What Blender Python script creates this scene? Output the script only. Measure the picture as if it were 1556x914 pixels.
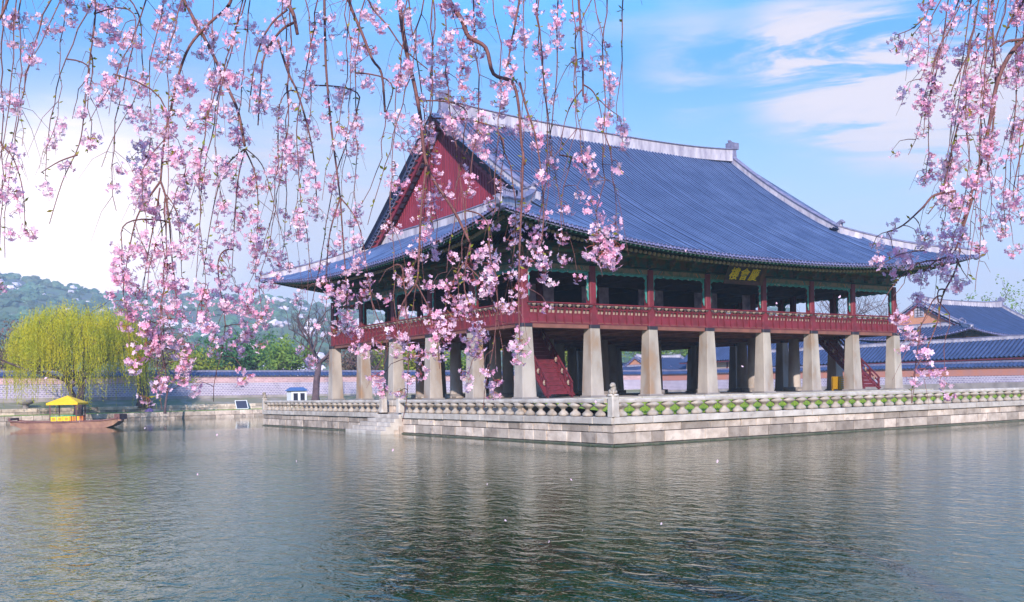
import bpy, math, random
import numpy as np
from mathutils import Matrix, Vector
R = math.radians
for o in list(bpy.data.objects): bpy.data.objects.remove(o)
sc = bpy.context.scene; col = sc.collection

# ------------------------------------------------------------------ camera
CAM = np.array([-31.002, -45.491, 2.67]); YAW, ROLL, FPX, SHY = 0.9862, 0.0197, 1459.5, 135.23
_fw = np.array([math.cos(YAW), math.sin(YAW), 0.]); _rt = np.array([math.sin(YAW), -math.cos(YAW), 0.]); _up = np.array([0, 0, 1.])
_c, _s = math.cos(ROLL), math.sin(ROLL)
cam = bpy.data.objects.new('camera', bpy.data.cameras.new('camera')); col.objects.link(cam)
cR = _c*_rt - _s*_up; cU = _s*_rt + _c*_up
cam.matrix_world = Matrix([[cR[0], cU[0], -_fw[0], CAM[0]], [cR[1], cU[1], -_fw[1], CAM[1]], [cR[2], cU[2], -_fw[2], CAM[2]], [0, 0, 0, 1]])
cam.data.sensor_width = 36; cam.data.lens = FPX/1556*36; cam.data.shift_y = SHY/1556
cam.data.clip_start = 0.1; cam.data.clip_end = 9000
sc.camera = cam
def ray(u, v):
    X = u-778; Y = 457+SHY-v
    X, Y = _c*X+_s*Y, -_s*X+_c*Y
    return _fw + _rt*X/FPX + _up*Y/FPX
def at(u, v, depth):
    return CAM + ray(u, v)*depth
def on(u, v, ax, val):
    d = ray(u, v); return CAM + d*((val-CAM[ax])/d[ax])

# ------------------------------------------------------------------ world, sun, exposure
SUN_DIR = Vector((-0.70, -1.0, 0.54)).normalized()       # towards the sun
w = bpy.data.worlds.new('World'); sc.world = w; w.use_nodes = True
nt = w.node_tree; N = nt.nodes; L = nt.links; N.clear()
def nn(t, **k):
    n = N.new(t)
    for a, b in k.items(): setattr(n, a, b)
    return n
sky = nn('ShaderNodeTexSky', sky_type='NISHITA', sun_disc=False)
sky.sun_elevation = math.asin(SUN_DIR.z); sky.sun_rotation = math.atan2(SUN_DIR.x, SUN_DIR.y)
sky.ozone_density = 3.0; sky.air_density = 1.1; sky.dust_density = 0.6
tc = nn('ShaderNodeTexCoord'); nrm = nn('ShaderNodeVectorMath', operation='NORMALIZE'); L.new(tc.outputs['Generated'], nrm.inputs[0])
sep = nn('ShaderNodeSeparateXYZ'); L.new(nrm.outputs[0], sep.inputs[0])
def m(op, a, b=None, c=None, clamp=False):
    n = nn('ShaderNodeMath', operation=op); n.use_clamp = clamp
    for i, v in enumerate((a, b, c)):
        if v is None: continue
        if isinstance(v, (int, float)): n.inputs[i].default_value = v
        else: L.new(v, n.inputs[i])
    return n.outputs[0]
def sstep(x, a, b):
    n = nn('ShaderNodeMapRange', interpolation_type='SMOOTHSTEP'); L.new(x, n.inputs[0])
    n.inputs[1].default_value = a; n.inputs[2].default_value = b; return n.outputs[0]
# cloud layer: flat sheet seen in perspective
zz = m('ADD', m('MAXIMUM', sep.outputs[2], 0.0), 0.10)
cx_ = m('DIVIDE', sep.outputs[0], zz); cy_ = m('DIVIDE', sep.outputs[1], zz)
comb = nn('ShaderNodeCombineXYZ'); L.new(cx_, comb.inputs[0]); L.new(cy_, comb.inputs[1])
mp = nn('ShaderNodeMapping'); L.new(comb.outputs[0], mp.inputs[0]); mp.inputs['Rotation'].default_value = (0, 0, R(-38)); mp.inputs['Scale'].default_value = (0.42, 1.0, 1)
n1 = nn('ShaderNodeTexNoise'); L.new(mp.outputs[0], n1.inputs[0]); n1.inputs['Scale'].default_value = 0.9; n1.inputs['Detail'].default_value = 7; n1.inputs['Roughness'].default_value = 0.55; n1.inputs['Distortion'].default_value = 0.5
def blob(u, v, rad, sx=1.0):                                # a soft round patch in one direction, for clouds and a painted glow
    d = ray(u, v); d = d/np.linalg.norm(d)
    dt = nn('ShaderNodeVectorMath', operation='DISTANCE'); L.new(nrm.outputs[0], dt.inputs[0]); dt.inputs[1].default_value = tuple(d)
    return sstep(dt.outputs[1 if len(dt.outputs) > 1 else 0], rad, 0.0) if False else sstep(dt.outputs['Value'], rad, 0.0)
mps = nn('ShaderNodeMapping'); L.new(nrm.outputs[0], mps.inputs[0]); mps.inputs['Scale'].default_value = (3.0, 3.0, 17.0); mps.inputs['Rotation'].default_value = (0.05, -0.03, 0)
n2 = nn('ShaderNodeTexNoise'); L.new(mps.outputs[0], n2.inputs[0]); n2.inputs['Scale'].default_value = 1.6; n2.inputs['Detail'].default_value = 8; n2.inputs['Roughness'].default_value = 0.6; n2.inputs['Distortion'].default_value = 0.6
horizon = sstep(sep.outputs[2], 0.36, 0.06)
b1 = m('ADD', m('ADD', blob(1260, 110, 0.10), blob(1340, 120, 0.10)), blob(1450, 130, .12)); b2 = m('ADD', blob(1190, 85, 0.07), m('MULTIPLY', blob(1050, 100, .07), .5)); left_glow = blob(95, 380, 0.21); b4 = blob(420, 330, 0.30)  # warm patch low at left is a sun glow painted into the sky
base = m('ADD', m('MULTIPLY', m('MULTIPLY', sstep(sep.outputs[2], 0.55, 0.38), sstep(m('ADD', m('MULTIPLY', n1.outputs[0], .5), m('MULTIPLY', n2.outputs[0], .5)), 0.46, 0.68)), 0.42), m('MULTIPLY', horizon, 0.95))
bl = m('MULTIPLY', m('ADD', b1, b2), sstep(n2.outputs[0], 0.38, 0.60))
mask = m('ADD', m('ADD', base, m('MULTIPLY', bl, 1.3)), m('ADD', m('MULTIPLY', left_glow, 0.9), m('MULTIPLY', b4, 0.45)), clamp=True)
cr = nn('ShaderNodeMixRGB'); L.new(left_glow, cr.inputs[0]); cr.inputs[1].default_value = (4.3, 4.4, 5.3, 1); cr.inputs[2].default_value = (11, 9.3, 8.8, 1)
deep = nn('ShaderNodeMixRGB', blend_type='MULTIPLY'); deep.inputs[0].default_value = 1; L.new(sky.outputs[0], deep.inputs[1]); deep.inputs[2].default_value = (0.36, 0.84, 1.22, 1)
cr2 = nn('ShaderNodeMixRGB'); L.new(m('MULTIPLY', bl, .9, clamp=True), cr2.inputs[0]); L.new(cr.outputs[0], cr2.inputs[1]); cr2.inputs[2].default_value = (5.3, 4.9, 5.4, 1)
hs = nn('ShaderNodeVectorMath', operation='SCALE'); L.new(deep.outputs[0], hs.inputs[0]); L.new(m('ADD', m('MULTIPLY', sstep(sep.outputs[2], 0.30, 0.50), 1.3), 1.0), hs.inputs['Scale'])  # sky above the view brightened, added for bluer water reflections
mx = nn('ShaderNodeMixRGB'); L.new(mask, mx.inputs[0]); L.new(hs.outputs[0], mx.inputs[1]); L.new(cr2.outputs[0], mx.inputs[2])
bg = nn('ShaderNodeBackground'); L.new(mx.outputs[0], bg.inputs[0]); bg.inputs[1].default_value = 0.107
wo = nn('ShaderNodeOutputWorld'); L.new(bg.outputs[0], wo.inputs[0])
sun = bpy.data.objects.new('sun', bpy.data.lights.new('sun', 'SUN')); col.objects.link(sun)
sun.data.energy = 4.2; sun.data.angle = R(0.8); sun.data.color = (1.0, 0.93, 0.84)
sun.rotation_euler = SUN_DIR.to_track_quat('Z', 'Y').to_euler()
sc.view_settings.view_transform = 'Standard'; sc.view_settings.look = 'None'; sc.view_settings.exposure = 0.75; sc.view_settings.gamma = 1.0
sc.render.engine = 'CYCLES'; sc.cycles.use_denoising = True; sc.cycles.max_bounces = 6; sc.cycles.transparent_max_bounces = 8
sc.cycles.volume_bounces = 0
try: sc.cycles.denoiser = 'OPENIMAGEDENOISE'
except Exception: pass

# ------------------------------------------------------------------ materials
MATS = {}
def mat(name, base, rough=0.7, c2=None, scale=2.0, vec=None, spec=0.4, bump=0.0, bscale=20., island=0.0, ramp=(0.35, 0.65), metallic=0.0, transl=0.0, build=None, stretch=(1, 1, 1), c3=None, s3=8.0, r3=(0.55, 0.7)):
    mt = bpy.data.materials.new(name); mt.use_nodes = True; t = mt.node_tree; nd = t.nodes; lk = t.links
    b = nd['Principled BSDF']; b.inputs['Roughness'].default_value = rough; b.inputs['Specular IOR Level'].default_value = spec; b.inputs['Metallic'].default_value = metallic
    g = nd.new('ShaderNodeNewGeometry'); mpn = nd.new('ShaderNodeMapping'); lk.new(g.outputs['Position'], mpn.inputs[0]); mpn.inputs['Scale'].default_value = stretch
    out = None
    rgb = nd.new('ShaderNodeRGB'); rgb.outputs[0].default_value = (*base, 1); out = rgb.outputs[0]
    def noisemix(prev, c, sc_, rp, detail=5):
        nz = nd.new('ShaderNodeTexNoise'); nz.inputs['Scale'].default_value = sc_; nz.inputs['Detail'].default_value = detail; lk.new(mpn.outputs[0], nz.inputs[0])
        mr = nd.new('ShaderNodeMapRange'); lk.new(nz.outputs[0], mr.inputs[0]); mr.inputs[1].default_value = rp[0]; mr.inputs[2].default_value = rp[1]
        mm = nd.new('ShaderNodeMixRGB'); lk.new(mr.outputs[0], mm.inputs[0]); lk.new(prev, mm.inputs[1]); mm.inputs[2].default_value = (*c, 1); return mm.outputs[0]
    if c2: out = noisemix(out, c2, scale, ramp)
    if c3: out = noisemix(out, c3, s3, r3)
    if island:
        mr = nd.new('ShaderNodeMapRange'); lk.new(g.outputs['Random Per Island'], mr.inputs[0]); mr.inputs[3].default_value = 1-island; mr.inputs[4].default_value = 1+island
        vm = nd.new('ShaderNodeVectorMath'); vm.operation = 'SCALE'; lk.new(out, vm.inputs[0]); lk.new(mr.outputs[0], vm.inputs['Scale']); out = vm.outputs[0]
    lk.new(out, b.inputs['Base Color'])
    if bump:
        nz = nd.new('ShaderNodeTexNoise'); nz.inputs['Scale'].default_value = bscale; nz.inputs['Detail'].default_value = 4; lk.new(mpn.outputs[0], nz.inputs[0])
        bp = nd.new('ShaderNodeBump'); bp.inputs['Strength'].default_value = bump; bp.inputs['Distance'].default_value = 0.02; lk.new(nz.outputs[0], bp.inputs['Height']); lk.new(bp.outputs[0], b.inputs['Normal'])
    if transl:
        tr = nd.new('ShaderNodeBsdfTranslucent'); lk.new(out, tr.inputs[0]); ms = nd.new('ShaderNodeMixShader'); ms.inputs[0].default_value = transl
        lk.new(b.outputs[0], ms.inputs[1]); lk.new(tr.outputs[0], ms.inputs[2]); lk.new(ms.outputs[0], nd['Material Output'].inputs[0])
    MATS[name] = mt; return mt
mat('roof_channel_shade', (0.012, 0.016, 0.05), 0.7, (0.02, 0.025, 0.07), 2)  # channels coloured darker to stand in for shade between the tile rows
mat('hall_tile', (0.024, 0.042, 0.11), 0.6, (0.042, 0.065, 0.16), .8, spec=.4)
mat('roof_tile', (0.058, 0.088, 0.19), 0.55, (0.10, 0.14, 0.27), .55, spec=0.5, bump=.3, bscale=9, c3=(0.03, 0.045, 0.12), s3=5, r3=(.55, .8))
mat('roof_tile_end', (0.10, 0.10, 0.22), 0.6, (0.22, 0.20, 0.36), 6, spec=0.3)
mat('ridge_plaster', (0.54, 0.47, 0.52), 0.85, (0.30, 0.26, 0.32), 1.0, stretch=(2.2, 2.2, .5), c3=(0.20, 0.17, 0.26), s3=2.2, r3=(.58, .78), bump=.3)
mat('ridge_cap', (0.13, 0.12, 0.20), 0.7, (0.22, 0.20, 0.30), 3)
mat('red_wood', (0.20, 0.022, 0.040), 0.6, (0.13, 0.018, 0.028), 2.0, bump=.2)
mat('red_wood_dark', (0.16, 0.020, 0.035), 0.65, (0.10, 0.014, 0.025), 3.0)
mat('floor_underside', (0.24, 0.09, 0.07), 0.8, (0.16, 0.06, 0.05), 1.5)
mat('gable_board', (0.26, 0.030, 0.060), 0.65, (0.17, 0.020, 0.042), 1.6, stretch=(1, 3, .3), bump=.2)
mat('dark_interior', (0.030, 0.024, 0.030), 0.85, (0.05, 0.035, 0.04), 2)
mat('door_panel', (0.48, 0.40, 0.48), 0.8, (0.18, 0.15, 0.19), 1.5)
mat('teal_paint', (0.03, 0.20, 0.18), 0.6, (0.08, 0.32, 0.30), 6, c3=(0.45, 0.38, 0.36), s3=5, r3=(.62, .66))
mat('green_beam', (0.05, 0.12, 0.09), 0.7, (0.17, 0.10, 0.06), 2.2, ramp=(.42, .58), c3=(0.16, 0.13, 0.08), s3=6, r3=(.6, .7))
mat('rust_beam', (0.24, 0.15, 0.10), 0.7, (0.09, 0.12, 0.08), 3.2, ramp=(.45, .6), c3=(0.20, 0.16, 0.10), s3=9, r3=(.6, .7))
mat('green_rafter', (0.012, 0.060, 0.045), 0.7, (0.02, 0.035, 0.025), 2)
mat('rafter_ring', (0.40, 0.27, 0.17), 0.7, (0.26, 0.17, 0.12), 9)
mat('rafter_dot', (0.34, 0.52, 0.44), 0.7)
mat('rafter_teal', (0.02, 0.20, 0.14), 0.7)
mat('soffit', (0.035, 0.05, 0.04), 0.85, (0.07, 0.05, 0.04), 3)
mat('cream_panel', (0.38, 0.28, 0.22), 0.8, (0.28, 0.19, 0.16), 4)
mat('lotus_dark', (0.06, 0.045, 0.055), 0.7, (0.12, 0.09, 0.09), 8)
mat('black_collar', (0.028, 0.022, 0.035), 0.6)
mat('pillar_stone', (0.45, 0.375, 0.33), 0.85, (0.28, 0.225, 0.20), 0.9, stretch=(1, 1, .45), bump=.8, bscale=18, c3=(0.34, 0.19, 0.10), s3=.9, r3=(.54, .78), island=0)
mat('wall_stone', (0.56, 0.44, 0.37), 0.9, (0.36, 0.27, 0.22), 1.6, bump=1.0, bscale=9, island=.42, c3=(0.19, 0.14, 0.13), s3=2.3, r3=(.58, .78))
mat('coping_stone', (0.55, 0.47, 0.42), 0.85, (0.38, 0.31, 0.27), 1.5, bump=.5, bscale=14, island=.14, c3=(0.26, 0.22, 0.21), s3=3, r3=(.62, .8))
mat('baluster_stone', (0.46, 0.37, 0.31), 0.9, (0.28, 0.22, 0.18), 2.2, bump=.7, bscale=14, island=.16, c3=(0.13, 0.11, 0.10), s3=1.5, r3=(.60, .74))
mat('joint', (0.10, 0.08, 0.075), 0.95)
mat('paving', (0.38, 0.32, 0.29), 0.95, (0.28, 0.23, 0.21), 0.6, bump=.3)
mat('plinth_stone', (0.30, 0.25, 0.24), 0.9, (0.2, 0.17, 0.16), 1)
mat('lawn', (0.26, 0.34, 0.03), 0.9, (0.18, 0.25, 0.03), 1.2, bump=.6)
mat('lawn_blade', (0.42, 0.50, 0.03), 0.7, (0.22, 0.32, 0.03), 2.0, transl=.35)
mat('earth', (0.26, 0.21, 0.15), 0.95, (0.17, 0.18, 0.08), 0.12, bump=.3, c3=(0.33, 0.26, 0.22), s3=.6, r3=(.5, .7))
mat('bark_cherry', (0.22, 0.09, 0.085), 0.75, (0.14, 0.055, 0.055), 30, bump=.5, bscale=90)
mat('bark_dark', (0.075, 0.04, 0.05), 0.85, (0.13, 0.08, 0.09), 2, bump=.6, bscale=6)
mat('bark_twig', (0.15, 0.10, 0.12), 0.85)
mat('petal', (0.97, 0.55, 0.72), 0.6, (0.98, 0.73, 0.83), 9, transl=.32, spec=.2, island=.10)
mat('petal_deep', (0.94, 0.36, 0.56), 0.6, (0.96, 0.54, 0.69), 9, transl=.32, spec=.2)
mat('calyx', (0.38, 0.06, 0.10), 0.7, (0.30, 0.12, 0.05), 20)
mat('young_leaf', (0.26, 0.30, 0.03), 0.6, (0.34, 0.24, 0.04), 12, transl=.35)
mat('willow_leaf', (0.66, 0.54, 0.02), 0.7, (0.42, 0.42, 0.02), 0.6, transl=.45)
mat('pine_leaf', (0.035, 0.13, 0.045), 0.75, (0.09, 0.20, 0.05), 0.5, transl=.2)
mat('green_leaf', (0.12, 0.22, 0.04), 0.75, (0.22, 0.30, 0.04), 0.4, transl=.3)
mat('yellow_leaf', (0.33, 0.34, 0.03), 0.75, (0.22, 0.27, 0.03), 0.5, transl=.3)
mat('russet_leaf', (0.22, 0.10, 0.10), 0.75, (0.14, 0.12, 0.07), 0.5, transl=.2)
mat('pale_blossom_tree', (0.68, 0.52, 0.62), 0.8, (0.5, 0.35, 0.42), 0.7, transl=.3)
mat('yellow_cloth', (0.82, 0.48, 0.01), 0.7, (0.78, 0.42, 0.01), 3)
mat('yellow_wood', (0.52, 0.27, 0.01), 0.6)
mat('boat_wood', (0.42, 0.22, 0.15), 0.8, (0.27, 0.13, 0.10), 1.6, bump=.4)
mat('boat_dark', (0.13, 0.05, 0.05), 0.8, (0.2, 0.09, 0.08), 2)
mat('orange_paint', (0.80, 0.25, 0.02), 0.6); mat('gold_paint', (0.80, 0.50, 0.02), 0.45); mat('white_paint', (0.72, 0.70, 0.74), 0.6); mat('green_paint', (0.02, 0.25, 0.10), 0.6)
mat('blue_roof', (0.07, 0.13, 0.30), 0.6); mat('window_dark', (0.03, 0.03, 0.05), 0.2); mat('panel_dark', (0.05, 0.05, 0.08), 0.25); mat('lilac_cloth', (0.42, 0.2, 0.5), 0.8)
mat('sign_board', (0.045, 0.022, 0.025), 0.6); mat('sign_gold', (0.95, 0.60, 0.01), 0.4)
mat('orange_plaster', (0.62, 0.26, 0.15), 0.85, (0.52, 0.22, 0.14), 1.0); mat('tan_wall', (0.50, 0.36, 0.28), 0.9)
mat('wall_band', (0.50, 0.19, 0.13), 0.9, (0.42, 0.19, 0.17), 0.8); mat('foot_stone', (0.36, 0.30, 0.28), 0.9, (0.24, 0.20, 0.19), .8)

def lattice_mat(name, light, dark, sx=0.62, sy=0.30, mortar=0.07):
    mt = bpy.data.materials.new(name); mt.use_nodes = True; t = mt.node_tree; nd = t.nodes; lk = t.links; b = nd['Principled BSDF']; b.inputs['Roughness'].default_value = .9
    g = nd.new('ShaderNodeNewGeometry'); s = nd.new('ShaderNodeSeparateXYZ'); lk.new(g.outputs['Position'], s.inputs[0])
    a = nd.new('ShaderNodeMath'); a.operation = 'ADD'; lk.new(s.outputs[0], a.inputs[0]); lk.new(s.outputs[1], a.inputs[1])
    c = nd.new('ShaderNodeCombineXYZ'); lk.new(a.outputs[0], c.inputs[0]); lk.new(s.outputs[2], c.inputs[1])
    br = nd.new('ShaderNodeTexBrick'); lk.new(c.outputs[0], br.inputs[0]); br.inputs['Scale'].default_value = 1; br.inputs['Brick Width'].default_value = sx; br.inputs['Row Height'].default_value = sy
    br.inputs['Mortar Size'].default_value = mortar; br.inputs['Mortar Smooth'].default_value = 0.2; br.inputs['Color1'].default_value = (*dark, 1); br.inputs['Color2'].default_value = (*[min(1, x*1.5) for x in dark], 1); br.inputs['Mortar'].default_value = (*light, 1)
    nz = nd.new('ShaderNodeTexNoise'); nz.inputs['Scale'].default_value = .5; nz.inputs['Detail'].default_value = 5; lk.new(g.outputs['Position'], nz.inputs[0])
    mr = nd.new('ShaderNodeMapRange'); lk.new(nz.outputs[0], mr.inputs[0]); mr.inputs[1].default_value = .3; mr.inputs[2].default_value = .7; mr.inputs[3].default_value = .8; mr.inputs[4].default_value = 1.1
    vm = nd.new('ShaderNodeVectorMath'); vm.operation = 'SCALE'; lk.new(br.outputs[0], vm.inputs[0]); lk.new(mr.outputs[0], vm.inputs['Scale']); lk.new(vm.outputs[0], b.inputs['Base Color'])
    MATS[name] = mt
mat('wet_stone', (0.15, 0.13, 0.09), 0.5, (0.07, 0.08, 0.05), 2.0, bump=.6)
lattice_mat('lattice_brick', (0.52, 0.44, 0.51), (0.23, 0.18, 0.27), .42, .24, .06)
lattice_mat('pink_brick', (0.60, 0.42, 0.42), (0.40, 0.22, 0.24), .5, .22, .04)

def water_mat():
    mt = bpy.data.materials.new('pond_water'); mt.use_nodes = True; t = mt.node_tree; nd = t.nodes; lk = t.links; b = nd['Principled BSDF']
    b.inputs['Base Color'].default_value = (0.012, 0.048, 0.011, 1); b.inputs['Roughness'].default_value = 0.035; b.inputs['IOR'].default_value = 1.34; b.inputs['Specular IOR Level'].default_value = 0.5
    g = nd.new('ShaderNodeNewGeometry')
    def noise(sc_, rot, st, det, dist=0.3):
        mp_ = nd.new('ShaderNodeMapping'); lk.new(g.outputs['Position'], mp_.inputs[0]); mp_.inputs['Rotation'].default_value = (0, 0, rot); mp_.inputs['Scale'].default_value = st
        z = nd.new('ShaderNodeTexNoise'); lk.new(mp_.outputs[0], z.inputs[0]); z.inputs['Scale'].default_value = sc_; z.inputs['Detail'].default_value = det; z.inputs['Distortion'].default_value = dist; z.inputs['Roughness'].default_value = .5
        return z.outputs[0]
    n1 = noise(2.6, R(40), (1, .62, 1), 3, .8); n2 = noise(9.0, R(10), (1, .8, 1), 2, .5); n3 = noise(.09, 0, (1, 1, 1), 3)
    def mt_(op, a, b_):
        q = nd.new('ShaderNodeMath'); q.operation = op
        for i, v in enumerate((a, b_)):
            if isinstance(v, (int, float)): q.inputs[i].default_value = v
            else: lk.new(v, q.inputs[i])
        return q.outputs[0]
    # the water lies stiller in the lee of the walls
    h = mt_('ADD', mt_('MULTIPLY', n1, 1.35), mt_('MULTIPLY', n2, .30))
    mr = nd.new('ShaderNodeMapRange'); lk.new(n3, mr.inputs[0]); mr.inputs[1].default_value = .35; mr.inputs[2].default_value = .65; mr.inputs[3].default_value = .55; mr.inputs[4].default_value = 1.25
    s = nd.new('ShaderNodeSeparateXYZ'); lk.new(g.outputs['Position'], s.inputs[0])
    def lee(out, a, b_):
        q = nd.new('ShaderNodeMapRange'); q.interpolation_type = 'SMOOTHSTEP'; lk.new(out, q.inputs[0]); q.inputs[1].default_value = a; q.inputs[2].default_value = b_; q.inputs[3].default_value = 1; q.inputs[4].default_value = .12; return q.outputs[0]
    south = lee(s.outputs[1], -15.0, -12.3)       # towards Y of the long wall
    west = lee(s.outputs[0], -7.5, -4.2); north = lee(s.outputs[1], 44, 54)
    # south lee only where X > -3; west lee only where Y > -11
    calm = mt_('MAXIMUM', south, west); sepd = nd.new('ShaderNodeVectorMath'); sepd.operation = 'DOT_PRODUCT'; lk.new(g.outputs['Position'], sepd.inputs[0]); sepd.inputs[1].default_value = (0.35, 0.94, 0)
    calm = mt_('MINIMUM', calm, lee(sepd.outputs['Value'], 22.0, 28.0))
    hh = mt_('MULTIPLY', h, mt_('MULTIPLY', mr.outputs[0], calm))
    bp = nd.new('ShaderNodeBump'); bp.inputs['Strength'].default_value = 1.0; bp.inputs['Distance'].default_value = 0.034; lk.new(hh, bp.inputs['Height']); lk.new(bp.outputs[0], b.inputs['Normal'])
    MATS['pond_water'] = mt
water_mat()

# ------------------------------------------------------------------ mesh builder
class MB:
    def __init__(s): s.v = []; s.f = []; s.mi = []; s.mats = []
    def mid(s, m_):
        if m_ not in s.mats: s.mats.append(m_)
        return s.mats.index(m_)
    def add(s, vs, fs, m_):
        k = len(s.v); s.v.extend([tuple(map(float, a)) for a in vs]); i = s.mid(m_)
        for f in fs: s.f.append(tuple(k+a for a in f)); s.mi.append(i)
    def box(s, x0, x1, y0, y1, z0, z1, m_, rot=0, c=None):
        vs = [(x, y, z) for x in (x0, x1) for y in (y0, y1) for z in (z0, z1)]
        if rot:
            cx, cy = c if c else ((x0+x1)/2, (y0+y1)/2); ca, sa = math.cos(rot), math.sin(rot)
            vs = [(cx+(x-cx)*ca-(y-cy)*sa, cy+(x-cx)*sa+(y-cy)*ca, z) for x, y, z in vs]
        s.add(vs, [(0, 1, 3, 2), (4, 6, 7, 5), (0, 4, 5, 1), (2, 3, 7, 6), (0, 2, 6, 4), (1, 5, 7, 3)], m_)
    def beam(s, p, q, w_, h, m_, up=(0, 0, 1)):
        p, q = np.array(p, float), np.array(q, float); d = q-p; n_ = np.linalg.norm(d)
        if n_ < 1e-6: return
        d = d/n_; a = np.cross(d, up); a = a/(np.linalg.norm(a)+1e-9); b = np.cross(a, d)
        vs = [e + a*sx*w_/2 + b*sz*h/2 for e in (p, q) for sx, sz in ((-1, -1), (1, -1), (1, 1), (-1, 1))]
        s.add(vs, [(3, 2, 1, 0), (4, 5, 6, 7), (0, 1, 5, 4), (1, 2, 6, 5), (2, 3, 7, 6), (3, 0, 4, 7)], m_)
    def tube(s, pts, rad, m_, seg=6, cap=True):
        pts = np.array(pts, float); n_ = len(pts)
        if np.isscalar(rad): rad = [rad]*n_
        vs = []; prev = None
        for i in range(n_):
            d = pts[min(i+1, n_-1)]-pts[max(i-1, 0)]; d = d/(np.linalg.norm(d)+1e-12)
            if prev is None:
                a = np.cross(d, (0, 0, 1.) if abs(d[2]) < .9 else (1., 0, 0))
            else: a = prev - d*np.dot(prev, d)
            a = a/(np.linalg.norm(a)+1e-12); prev = a; b = np.cross(d, a)
            for k in range(seg):
                t = 2*math.pi*k/seg; vs.append(pts[i]+rad[i]*(a*math.cos(t)+b*math.sin(t)))
        fs = [(i*seg+k, i*seg+(k+1) % seg, (i+1)*seg+(k+1) % seg, (i+1)*seg+k) for i in range(n_-1) for k in range(seg)]
        if cap: fs += [tuple(range(seg))[::-1], tuple((n_-1)*seg+k for k in range(seg))]
        s.add(vs, fs, m_)
    def lathe(s, c, prof, m_, seg=10, sq=False, rot=0):
        vs = []; cx, cy, cz = c
        for r_, z in prof:
            for k in range(seg):
                t = 2*math.pi*k/seg+rot; vs.append((cx+r_*math.cos(t), cy+r_*math.sin(t), cz+z))
        n_ = len(prof)
        fs = [(i*seg+k, i*seg+(k+1) % seg, (i+1)*seg+(k+1) % seg, (i+1)*seg+k) for i in range(n_-1) for k in range(seg)]
        fs += [tuple(range(seg))[::-1], tuple((n_-1)*seg+k for k in range(seg))]
        s.add(vs, fs, m_)
    def taper(s, cx, cy, z0, z1, w0, w1, m_, ch=0.0):
        vs = []
        for z, w_ in ((z0, w0), (z1, w1)):
            a = w_/2; c_ = ch*w_
            for x, y in ((-a+c_, -a), (a-c_, -a), (a, -a+c_), (a, a-c_), (a-c_, a), (-a+c_, a), (-a, a-c_), (-a, -a+c_)): vs.append((cx+x, cy+y, z))
        fs = [(k, (k+1) % 8, 8+(k+1) % 8, 8+k) for k in range(8)]+[tuple(range(8))[::-1], tuple(range(8, 16))]
        s.add(vs, fs, m_)
    def blobm(s, c, r_, m_, sub=1, seed=0, amp=.25):
        rnd = random.Random(seed); t = (1+5**.5)/2
        vs = [np.array(v)/math.sqrt(1+t*t) for v in ((-1, t, 0), (1, t, 0), (-1, -t, 0), (1, -t, 0), (0, -1, t), (0, 1, t), (0, -1, -t), (0, 1, -t), (t, 0, -1), (t, 0, 1), (-t, 0, -1), (-t, 0, 1))]
        fs = [(0, 11, 5), (0, 5, 1), (0, 1, 7), (0, 7, 10), (0, 10, 11), (1, 5, 9), (5, 11, 4), (11, 10, 2), (10, 7, 6), (7, 1, 8), (3, 9, 4), (3, 4, 2), (3, 2, 6), (3, 6, 8), (3, 8, 9), (4, 9, 5), (2, 4, 11), (6, 2, 10), (8, 6, 7), (9, 8, 1)]
        for _ in range(sub):
            cache = {}; nf = []
            def mid_(a, b):
                k = (min(a, b), max(a, b))
                if k not in cache:
                    v = vs[a]+vs[b]; vs.append(v/np.linalg.norm(v)); cache[k] = len(vs)-1
                return cache[k]
            for a, b, c2 in fs:
                x, y, z = mid_(a, b), mid_(b, c2), mid_(c2, a); nf += [(a, x, z), (b, y, x), (c2, z, y), (x, y, z)]
            fs = nf
        rr = r_ if hasattr(r_, '__len__') else (r_, r_, r_)
        s.add([np.array(c)+v*np.array(rr)*(1+amp*(rnd.random()-.5)*2) for v in vs], fs, m_)
    def build(s, name, parent=None, smooth=False, origin=None):
        me = bpy.data.meshes.new(name)
        o0 = np.array(origin if origin is not None else (world_loc(parent) if parent is not None else (0, 0, 0)), float)
        vv = (np.array(s.v, float).reshape(-1, 3) - o0)
        me.from_pydata(vv.tolist(), [], s.f)
        for m_ in s.mats: me.materials.append(MATS[m_])
        me.polygons.foreach_set('material_index', s.mi)
        if smooth: me.polygons.foreach_set('use_smooth', [True]*len(me.polygons))
        me.update(); o = bpy.data.objects.new(name, me); col.objects.link(o)
        if parent is not None:
            o.parent = parent
            o.location = tuple(o0 - world_loc(parent))
        else: o.location = tuple(o0)
        return o
def world_loc(o):
    l = np.array(o.location, float)
    while o.parent: o = o.parent; l = l+np.array(o.location, float)
    return l
def tag(o, label=None, cat=None, group=None, kind=None):
    if label: o['label'] = label
    if cat: o['category'] = cat
    if group: o['group'] = group
    if kind: o['kind'] = kind
    return o
def empty(name, loc, label=None, cat=None, group=None):
    o = bpy.data.objects.new(name, None); o.location = tuple(loc); o.empty_display_size = .3; col.objects.link(o); return tag(o, label, cat, group)
def part(name, parent, fn, smooth=False, label=None):
    b = MB(); fn(b); o = b.build(name, parent, smooth)
    if label: o['label'] = label
    return o
def copy_tree(o, parent=None):
    c = o.copy(); col.objects.link(c); c.parent = parent
    for ch in o.children: copy_tree(ch, c)
    return c

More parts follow.
